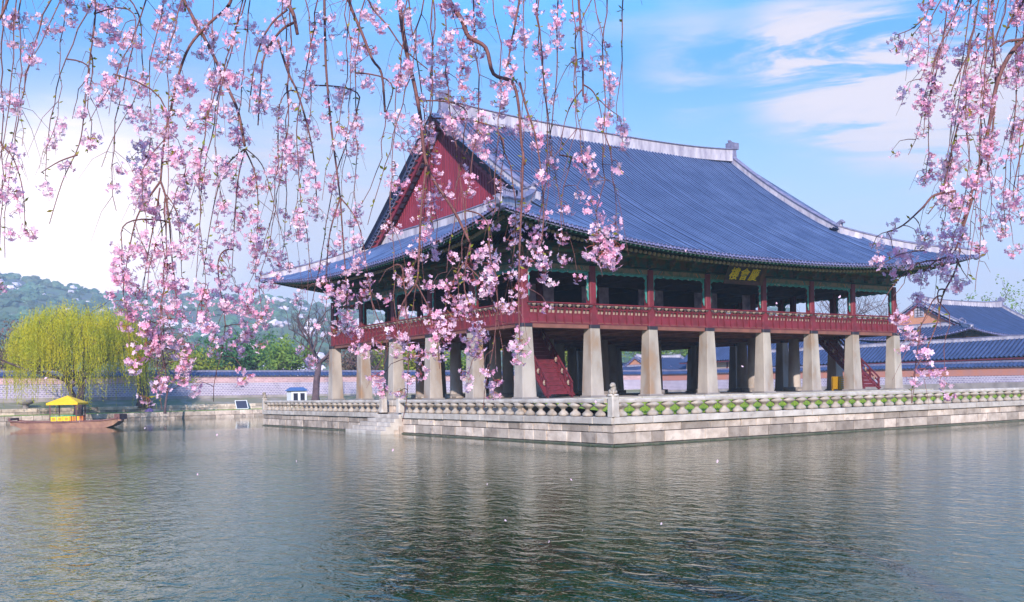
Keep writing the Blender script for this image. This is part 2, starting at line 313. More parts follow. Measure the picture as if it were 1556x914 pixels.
# ------------------------------------------------------------------ ground, water, banks
OX, OY, NY = -2.83, -11.29, 36.55            # island corner and its far end
b = MB()
def ring(b, x0, x1, y0, y1, xo0, xo1, yo0, yo1, z, m_):
    b.add([(xo0, yo0, z), (xo1, yo0, z), (xo1, yo1, z), (xo0, yo1, z), (x0, y0, z), (x1, y0, z), (x1, y1, z), (x0, y1, z)], [(0, 1, 5, 4), (1, 2, 6, 5), (2, 3, 7, 6), (3, 0, 4, 7)], m_)
ring(b, -70, 66, -43.5, 78.5, -3500, 3500, -3500, 3500, 1.55, 'earth')
b.add([(-70, 78.5, 1.55), (66, 78.5, 1.55), (66, 78.5, -1), (-70, 78.5, -1), (-70, -43.5, 1.55), (66, -43.5, 1.55), (66, -43.5, -1), (-70, -43.5, -1)], [(0, 1, 2, 3), (4, 5, 6, 7), (0, 3, 7, 4), (1, 5, 6, 2)], 'earth')
tag(b.build('ground'), kind='structure')
b = MB(); b.add([(-300, 79.4, 1.56), (84.5, 79.4, 1.56), (84.5, 84.6, 2.35), (-300, 84.6, 2.35), (84.5, 160, 2.35), (-300, 160, 2.35)], [(0, 1, 2, 3), (3, 2, 4, 5)], 'earth')
tag(b.build('ground_rise'), kind='structure')
b = MB(); b.add([(-72, -46, 0), (70, -46, 0), (70, 80, 0), (-72, 80, 0)], [(0, 1, 2, 3)], 'pond_water')
tag(b.build('pond_water'), kind='structure')

rnd = random.Random(5)
def stone_course(b, p, q, nrm_, z0, z1, lo, hi, thick, m_, gap=.034, jit=.03):
    """blocks of random length from p to q (xy), outward normal nrm_"""
    p, q = np.array(p, float), np.array(q, float); Ln = np.linalg.norm(q-p); d = (q-p)/Ln; n_ = np.array(nrm_, float); s_ = 0
    while s_ < Ln-1e-3:
        l = rnd.uniform(lo, hi); e = min(Ln, s_+l)
        if Ln-e < lo*.5: e = Ln
        o_ = rnd.uniform(-jit, jit); a = p+d*(s_+gap/2); c = p+d*(e-gap/2); zz0, zz1 = z0+gap/2, z1-gap/2; ch = .018
        def ringv(off, i):
            return [(*(a+d*i+n_*off), zz0+i), (*(c-d*i+n_*off), zz0+i), (*(c-d*i+n_*off), zz1-i), (*(a+d*i+n_*off), zz1-i)]
        vs = ringv(-thick, 0)+ringv(o_-ch, 0)+ringv(o_, ch)
        fs = []
        for r_ in (0, 1):
            for k in range(4): fs.append((r_*4+k, r_*4+(k+1) % 4, r_*4+4+(k+1) % 4, r_*4+4+k))
        fs.append((8, 9, 10, 11)); b.add(vs, fs, m_); s_ = e
# north bank: two low walls stepping up from the water
bank = empty('stone_bank', (0, 74.8, 0), 'low pale stone bank in two steps along the far pond edge below the patterned wall', 'stone bank')
def f(b):
    stone_course(b, (-70, 74.6), (66, 74.6), (0, -1), -.3, .28, 1.2, 2.6, .5, 'wall_stone'); stone_course(b, (-70, 74.65), (66, 74.65), (0, -1), .28, .85, .9, 2.2, .5, 'wall_stone')
part('lower_step', bank, f)
def f(b): stone_course(b, (-70, 78.3), (66, 78.3), (0, -1), .8, 1.2, 1.0, 2.4, .5, 'wall_stone'); stone_course(b, (-70, 78.35), (66, 78.35), (0, -1), 1.2, 1.62, 1.2, 2.6, .5, 'wall_stone')
part('upper_step', bank, f)
b = MB(); b.add([(-70, 74.9, .84), (66, 74.9, .84), (66, 78.4, .9), (-70, 78.4, .9)], [(0, 1, 2, 3)], 'lawn'); tag(b.build('grass_ledge'), kind='structure')

# island: earth body, coping, wall courses
isl = MB()
isl.box(OX+.45, 60, OY+.45, NY-.4, -1, 1.33, 'paving'); tag(isl.build('island_ground'), kind='structure')
EX = 48.0
rw = empty('retaining_wall', (OX, OY, 0), 'pale squared stone retaining wall around the pavilion island, rising from the pond', 'retaining wall')
def f(b):
    for (p, q, n_) in (((OX, OY), (EX, OY), (0, -1)), ((OX, 9.9), (OX, OY), (-1, 0)), ((OX, NY), (OX, 13.5), (-1, 0)), ((EX, NY), (OX, NY), (0, 1))):
        p_, q_, nn_ = np.array(p), np.array(q), np.array(n_)
        stone_course(b, p_+nn_*.1, q_+nn_*.1, n_, -.5, .07, 1.4, 2.6, .5, 'wet_stone')
        stone_course(b, p_, q_, n_, .07, .60, .7, 1.7, .45, 'wall_stone')
        stone_course(b, p_-nn_*.02, q_-nn_*.02, n_, .60, .985, .9, 2.2, .45, 'wall_stone')
part('wall_courses', rw, f)
def f(b):
    b.box(OX+.08, EX, OY+.08, OY+.3, -1, .97, 'joint'); b.box(OX+.08, OX+.3, OY+.3, 9.3, -1, .97, 'joint'); b.box(OX+.08, OX+.3, 13.95, NY-.08, -1, .97, 'joint')
part('backing', rw, f)
def f(b):
    for (p, q, n_) in (((OX, OY-.1), (EX, OY-.1), (0, -1)), ((OX-.1, 9.88), (OX-.1, OY), (-1, 0)), ((OX-.1, NY), (OX-.1, 13.52), (-1, 0)), ((EX, NY+.1), (OX, NY+.1), (0, 1))):
        stone_course(b, p, q, n_, .985, 1.34, 2.0, 3.3, .75, 'coping_stone', jit=.012)
part('coping', rw, f)

# water steps let into the left side
ws = empty('stone_steps', (OX, 12, 0), 'short flight of stone steps going down into the pond beside the gap in the railing', 'steps')
for i in range(5):
    z = 1.24-.25*i
    def f(b, i=i, z=z): stone_course(b, (OX-.32*i-.25, 13.5+.5*i), (OX-.32*i-.25, 9.9), (-1, 0), z-.26, z, 1.2, 2.4, .9, 'coping_stone', gap=.012)
    part('step', ws, f)
def f(b):
    b.box(OX-.02, OX+.6, 9.9, 13.5, -1, .98, 'wall_stone')
    for i in range(4): b.box(OX-.32*i-.24, OX-.32*i+.10, 9.93, 13.4+.5*i, -.6, 1.235-.25*i-.27, 'wall_stone')
part('step_core', ws, f)

# ------------------------------------------------------------------ balustrades
def balustrade(name, p, q, inward, label, posts, gap_ends=True):
    p, q = np.array(p, float), np.array(q, float); Ln = np.linalg.norm(q-p); d = (q-p)/Ln
    rt = empty(name, (*p, 1.34), label, 'balustrade', 'stone balustrades round the pavilion island')
    def f(b):
        s_ = 0
        while s_ < Ln:
            e = min(Ln, s_+2.85); a = p+d*(s_+.006); c = p+d*(e-.006); n_ = np.array(inward)*.15
            prof = [(-1, 0), (-1.15, .05), (-1.15, .13), (-.8, .19), (.8, .19), (1.15, .13), (1.15, .05), (1, 0)]
            vs = [(*(e_+n_*k), 1.98+z) for e_ in (a, c) for k, z in prof]
            b.add(vs, [(k, (k+1) % 8, 8+(k+1) % 8, 8+k) for k in range(8)]+[tuple(range(8))[::-1], tuple(range(8, 16))], 'coping_stone'); s_ = e
    part('rail', rt, f)
    bm = MB(); bm.lathe((0, 0, 0), [(.27, 0), (.31, .05), (.31, .12), (.23, .20), (.14, .26), (.11, .31), (.14, .35), (.22, .41), (.34, .48), (.37, .54), (.28, .60), (.2, .645)], 'baluster_stone', 12)
    n = max(1, round(Ln/.948)); first = None; k_ = 0
    for i in range(n):
        t = (i+.5)*Ln/n; x, y = p+d*t
        if any(abs(t-pp) < .38 for pp in posts): continue
        if first is None:
            o = bm.build('baluster', rt, True, origin=(0, 0, 0)); first = o
        else: o = first.copy(); col.objects.link(o); o.parent = rt
        o.location = (x-p[0], y-p[1], 0); o.rotation_euler = (0, 0, rnd.uniform(0, 6)); s_ = rnd.uniform(.94, 1.04); o.scale = (s_, s_, 1)
        if abs(d[0]) > .5: o.scale = (s_*1.05, .8*s_, 1); o.rotation_euler = (0, 0, 0)
        else: o.scale = (.8*s_, 1.0*s_, 1); o.rotation_euler = (0, 0, 0)
    for pp in posts:
        x, y = p+d*pp
        def f(b, x=x, y=y): b.taper(x, y, 1.34, 2.30, .44, .40, 'coping_stone', .12); b.lathe((x, y, 2.30), [(.25, 0), (.27, .03), (.24, .09)], 'coping_stone', 12)
        po = part('post', rt, f)
        rr = random.Random(int(pp*10))
        def f(b, x=x, y=y, rr=rr):
            # small crouching guardian animal: haunches, chest, head, muzzle, mane
            b.blobm((x, y+.02, 2.50), (.20, .22, .15), 'baluster_stone', 2, 3, .06); b.blobm((x-.05, y-.08, 2.62), (.14, .14, .20), 'baluster_stone', 2, 4, .06)
            b.blobm((x-.10, y-.10, 2.80), (.14, .13, .12), 'baluster_stone', 2, 5, .08); b.blobm((x-.21, y-.14, 2.76), (.07, .07, .055), 'baluster_stone', 1, 6, .05)
            b.blobm((x-.01, y-.03, 2.82), (.10, .11, .12), 'baluster_stone', 1, 7, .2)
            for sx in (-1, 1): b.tube([(x-.10, y-.08+sx*.1, 2.60), (x-.15, y-.10+sx*.1, 2.45), (x-.15, y-.10+sx*.1, 2.37)], .045, 'baluster_stone', 6)
        part('guardian_carving', po, f, True)
    return rt
balustrade('stone_balustrade', (OX+.12, OY+.12), (EX, OY+.12), (0, 1), 'long pale stone balustrade of waisted balusters on the right side, green lawn showing through', [0, 43.6])
balustrade('stone_balustrade', (OX+.12, OY+.6), (OX+.12, 10.6), (1, 0), 'stone balustrade between the corner guardian post and the water steps', [21.1-.0])
balustrade('stone_balustrade', (OX+.12, 12.9), (OX+.12, NY), (1, 0), 'stone balustrade left of the water steps, running to the far island corner', [0, 23.5])

# lawn strip on the right of the pavilion, sloping up to the platform
b = MB(); xs = np.linspace(-1.9, EX, 60); ys = [(OY+.55, 1.36), (OY+1.6, 1.52), (-6.5, 1.80), (-3.0, 1.95), (-2.0, 1.95)]
vs = [(x, y, z+.03*math.sin(x*1.3+y)) for x in xs for y, z in ys]; n5 = len(ys)
b.add(vs, [(i*n5+k, (i+1)*n5+k, (i+1)*n5+k+1, i*n5+k+1) for i in range(59) for k in range(n5-1)], 'lawn'); tag(b.build('lawn', smooth=True), kind='structure')
b = MB(); rg = random.Random(9)
for _ in range(16000):
    x = rg.uniform(-1.8, EX); y = OY+.6+rg.random()**1.7*7; z = np.interp(y, [a for a, _ in ys], [c for _, c in ys]); a = rg.uniform(0, 6.28); h = rg.uniform(.06, .17); w_ = .012
    b.add([(x-w_*math.cos(a), y-w_*math.sin(a), z-.01), (x+w_*math.cos(a), y+w_*math.sin(a), z-.01), (x+rg.uniform(-.05, .05), y+rg.uniform(-.05, .05), z+h)], [(0, 1, 2)], 'lawn_blade')
tag(b.build('grass'), 'bright yellow green spring grass growing behind the right balustrade', 'grass', kind='stuff')

# ------------------------------------------------------------------ hip-and-gable roofs
KD = [0, .37, 3.0, 6.4, 9.07, 12.07, 14.63, 17.97]; KZ = [10.50, 10.62, 11.95, 13.95, 15.6, 17.5, 19.35, 22.1]
_pf = np.polyfit(KD, KZ, 3)
def F0(d): return np.polyval(_pf, d)
def roof(root, cx, cy, A, B, z0, steep, rise, dk, sp, extra_side=0.0, lift=2.1, detail=True, rc=True, rid=1.0, gable_mat='gable_board', dov=.37, orn=True):
    """roof with main ridge along x, centred (cx,cy); A,B half sizes at the corner tips; z0 eave height at mid side"""
    kk = 17.97/B
    def F(d): return z0 + (F0(np.asarray(d, float)*kk)-F0(.37))/kk*steep
    def eave_off(t): return dov*(1-abs(t)**3)
    def h(d): return np.clip((8.4-np.asarray(d)*kk)/8.4, 0, 1)**1.2
    def zfront(x, d): return F(d)+lift*np.abs(x/A)**2.4*h(d)
    def zside(y, d): return F(d)+(lift*np.abs(y/B)**2.4+extra_side*(1-(y/B)**2))*h(d)
    Rx = A-dk
    prof_u = [0, .20, .27, .38, .5, .62, .73, .80]
    def bump(u): return .30*sp*math.sqrt(max(0, 1-((u-.5)/.31)**2))
    def tiles(b, side):        # side: 'S','N' (front, back) 'W','E'
        half = A if side in 'SN' else B; n = int(round(2*half/sp)); M = 22 if detail else 12
        rj = random.Random(n); jit_ = [(rj.gauss(0, .006), rj.gauss(0, .007)) for _ in range(n)]; us = [((i+u)*2*half/n-half+(jit_[i][0] if 0 < u else 0), bump(u)*(1+jit_[i][1]*8)+jit_[i][1]) for i in range(n) for u in prof_u]+[(half, 0)]
        grid = []
        for t, bz in us:
            d0 = eave_off(t/half)
            if side in 'SN': d1 = B if abs(t) <= Rx+.75/kk else max(A-abs(t), d0+.01)
            else: d1 = dk+.95/kk if abs(t) <= B-dk else max(B-abs(t), d0+.01)
            ds = d0+(d1-d0)*np.linspace(0, 1, M)
            z = (zfront if side in 'SN' else zside)(t, ds)+bz
            for dd, z_ in zip(ds, z):
                if side == 'S': grid.append((cx+t, cy-B+dd, z_))
                elif side == 'N': grid.append((cx+t, cy+B-dd, z_))
                elif side == 'W': grid.append((cx-A+dd, cy+t, z_))
                else: grid.append((cx+A-dd, cy+t, z_))
        nu = len(us); fs = [(i*M+k, (i+1)*M+k, (i+1)*M+k+1, i*M+k+1) for i in range(nu-1) for k in range(M-1)]
        k0 = len(b.f); b.add(grid, fs, 'roof_tile' if detail else 'hall_tile'); ci = b.mid('roof_channel_shade')
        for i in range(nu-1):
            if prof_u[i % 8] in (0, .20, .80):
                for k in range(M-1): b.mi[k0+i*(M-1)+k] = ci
        # tile ends along the eave
        for i in range(n):
            t = (i+.5)*2*half/n-half; d0 = eave_off(t/half); z_ = float((zfront if side in 'SN' else zside)(t, d0))
            r_ = .30*sp; k8 = 8 if detail else 5
            cc = {'S': (cx+t, cy-B+d0-.03), 'N': (cx+t, cy+B-d0+.03), 'W': (cx-A+d0-.03, cy+t), 'E': (cx+A-d0+.03, cy+t)}[side]
            ax = np.array([1, 0, 0]) if side in 'SN' else np.array([0, 1, 0]); nv = {'S': (0, 1, 0), 'N': (0, -1, 0), 'W': (1, 0, 0), 'E': (-1, 0, 0)}[side]; nv = np.array(nv)
            c0 = np.array([*cc, z_+.02]); vs = [c0+r_*(ax*math.cos(a)+_up*math.sin(a)) for a in np.linspace(0, 2*math.pi, k8, endpoint=False)]
            vs += [v+nv*.12 for v in vs]
            b.add(vs, [tuple(range(k8))]+[(k, (k+1) % k8, k8+(k+1) % k8, k8+k) for k in range(k8)], 'roof_tile_end')
            # drip tile between
            c1 = c0+ax*(half/n)-_up*(.02)
            b.add([c1-ax*sp*.3, c1+ax*sp*.3, c1+ax*sp*.2-_up*.10, c1-_up*.15, c1-ax*sp*.2-_up*.10], [(0, 1, 2, 3, 4)], 'roof_tile_end')
    for sd in 'SNWE': part('tile_slope', root, lambda b, sd=sd: tiles(b, sd), True)
    # ridge bands
    def band(b, pts, w_, hh, m1='ridge_plaster', m2='ridge_cap', base=.3):
        pts = [np.array(p_, float) for p_ in pts]; n_ = len(pts)
        hh = hh if hasattr(hh, '__len__') else [hh]*n_
        vs = []; vc = []
        for i, p_ in enumerate(pts):
            d = pts[min(i+1, n_-1)]-pts[max(i-1, 0)]; d[2] = 0; d /= np.linalg.norm(d)+1e-9; a = np.array([-d[1], d[0], 0])
            vs += [p_-a*w_/2-_up*base, p_-a*w_/2*.9+_up*hh[i], p_+a*w_/2*.9+_up*hh[i], p_+a*w_/2-_up*base]
            e = w_*.12
            vc += [p_-a*(w_/2+e)+_up*(hh[i]+.005), p_-a*(w_/2+e)+_up*(hh[i]+.07*rid), p_+_up*(hh[i]+.17*rid), p_+a*(w_/2+e)+_up*(hh[i]+.07*rid), p_+a*(w_/2+e)+_up*(hh[i]+.005)]
        fs = [(i*4+k, (i+1)*4+k, (i+1)*4+(k+1) % 4, i*4+(k+1) % 4) for i in range(n_-1) for k in range(4)]+[(0, 1, 2, 3), ((n_-1)*4+3, (n_-1)*4+2, (n_-1)*4+1, (n_-1)*4)]
        b.add(vs, fs, m1)
        fs = [(i*5+k, (i+1)*5+k, (i+1)*5+(k+1) % 5, i*5+(k+1) % 5) for i in range(n_-1) for k in range(5)]+[(0, 1, 2, 3, 4), tuple((n_-1)*5+k for k in (4, 3, 2, 1, 0))]
        b.add(vc, fs, m2)
    zr = float(F(B))
    def f(b):
        xs = np.linspace(-Rx+.3, Rx-.3, 25); band(b, [(cx+x, cy, zr+.05+.42*rid*abs(x/Rx)**3) for x in xs], .55*rid, [(.62+.10*abs(x/Rx)**3)*rid for x in xs])
    mr = part('main_ridge', root, f)
    if orn:
        for s_ in (-1, 1):
            def f(b, s_=s_):
                x = cx+s_*(Rx-.35*rid); z = zr+.5*rid
                b.taper(x, cy, z-.6*rid, z+.75*rid, .62*rid, .52*rid, 'ridge_cap', .1); b.box(x-.45*rid, x+.45*rid, cy-.36*rid, cy+.36*rid, z+.7*rid, z+1.25*rid, 'ridge_cap')
                b.tube([(x-s_*.1*rid, cy, z+1.2*rid), (x-s_*.3*rid, cy, z+1.38*rid), (x-s_*.5*rid, cy, z+1.42*rid)], [.22*rid, .15*rid, .06*rid], 'ridge_cap', 7)
            part('ridge_ornament', mr, f)
    xg = Rx-.45/kk
    xr = Rx-.3/kk
    for sx in (-1, 1):
        for sy in (-1, 1):
            def f(b, sx=sx, sy=sy):
                ds = np.linspace(B, dk+.15, 16)
                band(b, [(cx+sx*xr, cy+sy*(B-d_), float(F(d_))+.1) for d_ in ds], .46*rid, .50*rid)
            dr = part('gable_ridge', root, f)
            def f(b, sx=sx, sy=sy):
                y = cy+sy*(B-dk-.05); z = float(F(dk))
                b.box(cx+sx*xr-.32*rid, cx+sx*xr+.32*rid, y-.12, y+.14, z-.3, z+.62*rid, 'ridge_plaster')
                if orn:
                    b.taper(cx+sx*xr, y-sy*.35, z+.55*rid, z+1.0*rid, .5*rid, .36*rid, 'ridge_cap', .15); b.tube([(cx+sx*xr, y-sy*.3, z+.95*rid), (cx+sx*xr, y+sy*.05, z+1.15*rid), (cx+sx*xr, y+sy*.3, z+1.0*rid)], [.2*rid, .16*rid, .08*rid], 'ridge_cap', 6)
            part('end_ornament', dr, f)
            def f(b, sx=sx, sy=sy):
                qs = np.linspace(dk+.4, .12, 18); pts = [(cx+sx*(A-q), cy+sy*(B-q), float(zfront(A-q, q))+.06) for q in qs]
                e = np.array(pts[-1]); dr_ = np.array([sx, sy, 0])*.7
                pts += [tuple(e+dr_*.15*rid+_up*.08*rid), tuple(e+dr_*.32*rid+_up*.22*rid)]
                band(b, pts, .42*rid, [.42*rid]*(len(pts)-4)+[.34*rid, .25*rid, .16*rid, .06*rid])
            hr = part('hip_ridge', root, f)
            if orn:
                def f(b, sx=sx, sy=sy):
                    q = dk*.66; z = float(zfront(A-q, q))+.5*rid; x, y = cx+sx*(A-q), cy+sy*(B-q)
                    b.taper(x, y, z, z+.42*rid, .42*rid, .32*rid, 'ridge_cap', .15); b.tube([(x-sx*.1, y-sy*.1, z+.38*rid), (x+sx*.1, y+sy*.1, z+.52*rid), (x+sx*.28, y+sy*.28, z+.40*rid)], [.17*rid, .13*rid, .05*rid], 'ridge_cap', 6)
                part('dragon_head', hr, f)
                if detail:
                    for k in range(7):
                        def f(b, sx=sx, sy=sy, k=k):
                            q = dk*(.45-.058*k); z = float(zfront(A-q, q))+.56*rid; x, y = cx+sx*(A-q), cy+sy*(B-q)
                            b.taper(x, y, z, z+.10, .16, .14, 'ridge_cap', .2); b.taper(x, y, z+.1, z+.34, .13, .08, 'ridge_cap', .25); b.blobm((x+sx*.03, y+sy*.03, z+.40), .07, 'ridge_cap', 1, k); b.tube([(x-sx*.05, y-sy*.05, z+.2), (x-sx*.12, y-sy*.12, z+.3)], [.03, .015], 'ridge_cap', 5)
                        part('roof_figure', hr, f)
                def f(b, sx=sx, sy=sy):
                    q = .1; z = float(zfront(A, .1)); x, y = cx+sx*(A-q), cy+sy*(B-q)
                    b.blobm((x+sx*.05, y+sy*.05, z-.12), (.3*rid, .3*rid, .24*rid), 'roof_tile_end', 1, 3, .15); b.tube([(x+sx*.1, y+sy*.1, z-.1), (x+sx*.4*rid, y+sy*.4*rid, z+.02), (x+sx*.55*rid, y+sy*.55*rid, z+.22)], [.2*rid, .15*rid, .06*rid], 'ridge_cap', 6)
                part('corner_tile', hr, f)
        # verge tiles, barge board, gable wall
        for sy in (-1, 1):
            def f(b, sx=sx, sy=sy):
                for dd in np.arange(dk+.25, B, sp):
                    z = float(F(dd)); y = cy+sy*(B-dd); x1 = cx+sx*(xr+.1); x2 = cx+sx*(Rx+.50/kk)
                    b.tube([(x1, y, z+.16), (x2, y, z+.10)], .34*sp, 'roof_tile', 6); b.tube([(x2-sx*.02, y, z+.10), (x2+sx*.03, y, z+.10)], .38*sp, 'roof_tile_end', 6)
            part('verge_tiles', root, f)
        def f(b, sx=sx):
            for sy in (-1, 1):
                ds = np.linspace(B, dk+.1, 14)
                for t0, t1, m_, xo in ((-.04, -.16, 'ridge_cap', Rx+.40/kk), (-.12, -.62/kk, 'gable_board', Rx+.22/kk)):
                    vs = []
                    for d_ in ds:
                        z = float(F(d_)); y = cy+sy*(B-d_); x = cx+sx*xo
                        vs += [(x, y, z+t0), (x, y, z+t1), (x-sx*.12, y, z+t1), (x-sx*.12, y, z+t0)]
                    b.add(vs, [(i*4+k, (i+1)*4+k, (i+1)*4+(k+1) % 4, i*4+(k+1) % 4) for i in range(len(ds)-1) for k in range(4)], m_)
                # joists under the verge
                if detail:
                    for d_ in np.arange(dk+.6, B-.3, .55):
                        z = float(F(d_))-.22; y = cy+sy*(B-d_); b.beam((cx+sx*(xg-.1), y, z), (cx+sx*(Rx+.40), y, z), .2, .12, 'cream_panel' if False else 'red_wood')
        part('barge_board', root, f)
        def f(b, sx=sx):
            X = cx+sx*xg; ds = np.linspace(dk-.1, B, 12); zb = float(F(dk))-.2
            for sy in (-1, 1):
                vs = []
                for d_ in ds: vs += [(X, cy+sy*(B-d_), zb), (X, cy+sy*(B-d_), float(F(d_))-.1)]
                b.add(vs, [(2*i, 2*i+1, 2*i+3, 2*i+2) for i in range(len(ds)-1)], gable_mat)
            if detail:
                y = -(B-dk)+.3
                while y < B-dk-.2:
                    zt = float(F(B-abs(y)))-.15; b.box(X-.05, X+.05, cy+y-.035, cy+y+.035, zb, zt, gable_mat); y += .34
        part('gable_wall', root, f)
        def f(b, sx=sx):
            X = cx+sx*(xg+.22/kk); zb = float(F(dk+.5/kk))
            band(b, [(X, cy+y, zb+(.22 if detail else .1)*abs(y/(B-dk))**2+.12) for y in np.linspace(-(B-dk)+.1, B-dk-.1, 15)], .34*rid, .30*rid, base=.5)
        part('gable_foot_ridge', root, f)
    # soffit and rafters
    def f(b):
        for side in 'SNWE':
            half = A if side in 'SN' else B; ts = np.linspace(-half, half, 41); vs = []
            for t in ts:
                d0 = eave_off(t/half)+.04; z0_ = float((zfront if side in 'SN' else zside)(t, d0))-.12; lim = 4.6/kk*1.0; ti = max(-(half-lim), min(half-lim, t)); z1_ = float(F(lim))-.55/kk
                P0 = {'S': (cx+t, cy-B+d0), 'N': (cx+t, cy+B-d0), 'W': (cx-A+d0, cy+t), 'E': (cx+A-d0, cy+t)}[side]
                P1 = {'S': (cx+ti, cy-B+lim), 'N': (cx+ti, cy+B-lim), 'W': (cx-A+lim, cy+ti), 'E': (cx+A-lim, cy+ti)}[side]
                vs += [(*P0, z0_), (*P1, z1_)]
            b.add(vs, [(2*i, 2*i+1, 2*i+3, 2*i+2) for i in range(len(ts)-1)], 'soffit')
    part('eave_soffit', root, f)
    def raft(b, side):
        half = A if side in 'SN' else B; sp_ = .36 if detail else .6; n = int(2*half/sp_); lim = 4.6/kk; zin = float(F(lim))-.75/kk
        for i in range(n):
            t = (i+.5)*2*half/n-half; pv = half-lim-.2; ti = max(-pv, min(pv, t*(1 if abs(t) < pv-2 else 1)))
            if abs(t) > pv-1.5: ti = math.copysign(pv-1.5+(abs(t)-pv+1.5)*.22, t); ti = math.copysign(min(abs(ti), pv), t)
            z_e = float((zfront if side in 'SN' else zside)(t, eave_off(t/half)))
            def PT(tt, d_, z): return {'S': (cx+tt, cy-B+d_, z), 'N': (cx+tt, cy+B-d_, z), 'W': (cx-A+d_, cy+tt, z), 'E': (cx+A-d_, cy+tt, z)}[side]
            e0 = eave_off(t/half)
            def lerp(a): return t+(ti-t)*a
            d1 = e0+.28; d2 = e0+1.05; a1 = (d1-e0)/(lim-e0); a2 = (d2-e0)/(lim-e0)
            zf = z_e-.20; zr_ = z_e-.33
            b.beam(PT(lerp(a1), d1, zf), PT(lerp(.5), e0+(lim-e0)*.5, z_e+(zin-z_e)*.5+.05), .12, .12, 'rafter_teal' if detail else 'green_rafter')
            p_, q_ = np.array(PT(lerp(a2), d2, zr_+.0)), np.array(PT(ti, lim, zin))
            b.tube([p_, q_], .085, 'green_rafter', 8 if detail else 5)
            if detail:
                dd = (q_-p_)/np.linalg.norm(q_-p_)
                b.tube([p_-dd*.02, p_+dd*.10], .105, 'rafter_ring', 8)
                p2 = np.array(PT(lerp(a1), d1, zf)); b.beam(p2-dd*.015, p2+dd*.05, .09, .09, 'rafter_dot')
        # boards along the rafter ends
        ts = np.linspace(-half*.985, half*.985, 50)
        for off, dz, hh_, m_ in ((.12, -.13, .10, 'ridge_cap'), (.50, -.20, .12, 'green_rafter')):
            for k in range(len(ts)-1):
                pts = []
                for t in (ts[k], ts[k+1]):
                    e0 = eave_off(t/half)+off; z_ = float((zfront if side in 'SN' else zside)(t, e0-off))+dz
                    pts.append({'S': (cx+t, cy-B+e0, z_), 'N': (cx+t, cy+B-e0, z_), 'W': (cx-A+e0, cy+t, z_), 'E': (cx+A-e0, cy+t, z_)}[side])
                b.beam(pts[0], pts[1], .06, hh_, m_)
    if rc:
        for sd in 'SNWE': part('rafter_row', root, lambda b, sd=sd: raft(b, sd))
    return F, zfront, zside

# ------------------------------------------------------------------ the pavilion
BX = [0, 4.94, 9.56, 14.53, 19.87, 24.84, 29.46, 34.4]; BY = [0, 5.44, 10.88, 16.32, 21.76, 27.2]; CXm, CYm = 17.2, 13.6
ZS, ZC, ZD = 2.15, 6.27, 6.50
pav = empty('royal_pavilion', (CXm, CYm, 1.3), 'huge two storey red pavilion with sweeping blue tiled roof on pale stone pillars', 'pavilion')
roof(pav, CXm, CYm, 21.57, 17.97, 10.62, 1.0, 0, 6.77, .33, extra_side=.45, lift=1.75)
def f(b):
    for (p, q, n_) in (((-2, -2), (36.4, -2), (0, -1)), ((36.4, -2), (36.4, 29.2), (1, 0)), ((36.4, 29.2), (-2, 29.2), (0, 1)), ((-2, 29.2), (-2, -2), (-1, 0))):
        stone_course(b, p, q, n_, 1.3, 1.75, 1.2, 2.4, .5, 'wall_stone'); stone_course(b, np.array(p)+np.array(n_)*.04, np.array(q)+np.array(n_)*.04, n_, 1.75, ZS, 1.6, 3.0, .6, 'coping_stone')
    b.box(-1.6, 36.0, -1.6, 28.8, 1.3, ZS-.01, 'paving')
part('stone_platform', pav, f)
# pillars: 24 square outside, 24 round inside
mo = MB(); mo.taper(0, 0, 0, ZC-ZS, .98, .70, 'pillar_stone', .035); mo.taper(0, 0, 0, .10, 1.16, 1.12, 'plinth_stone', .03)
mi = MB(); mi.lathe((0, 0, 0), [(.75, 0), (.75, .12), (.50, .14), (.48, .5), (.39, ZC-ZS)], 'pillar_stone', 16)
mi.taper(0, 0, 0, .32, 1.25, 1.25, 'plinth_stone', .02)
proto = {}
for i, x in enumerate(BX):
    for j, y in enumerate(BY):
        outer = i in (0, 7) or j in (0, 5); k = 'o' if outer else 'i'
        if k not in proto: o = (mo if outer else mi).build('stone_pillar', pav, not outer, origin=(0, 0, 0)); proto[k] = o
        else: o = proto[k].copy(); col.objects.link(o); o.parent = pav
        o.location = (x-CXm, y-CYm, ZS-1.3); o.rotation_euler = (0, 0, rnd.choice((0, 1, 2, 3))*math.pi/2)
# floor
def f(b):
    b.box(-.12, 34.52, -.12, 27.32, ZD+.12, ZD+.42, 'floor_underside')
    for x in np.arange(.6, 34.4, .62): b.box(x-.09, x+.09, 0, 27.2, ZD-.06, ZD+.118, 'floor_underside')
    for y in BY: b.box(-.1, 34.5, y-.2, y+.2, ZC-.02, ZD+.10, 'floor_underside')
    for x in BX: b.box(x-.18, x+.18, .2, 27.0, ZC+.02, ZD+.09, 'floor_underside')
part('upper_floor', pav, f)
# red upper columns (with dark collars)
def colmesh(b, x, y): b.taper(x, y, ZC, ZD-.02, .76, .76, 'black_collar', .06); b.taper(x, y, ZD-.02, 10.0, .50, .46, 'red_wood', .12)
cm = MB(); colmesh(cm, 0, 0); first = None
per = [(i, j) for i in range(8) for j in range(6) if i in (0, 7) or j in (0, 5)]
for i, j in per:
    if first is None: first = o = cm.build('red_column', pav, origin=(0, 0, 0))
    else: o = first.copy(); col.objects.link(o); o.parent = pav
    x, y = BX[i], BY[j]; o.location = (x-CXm, y-CYm, -1.3)
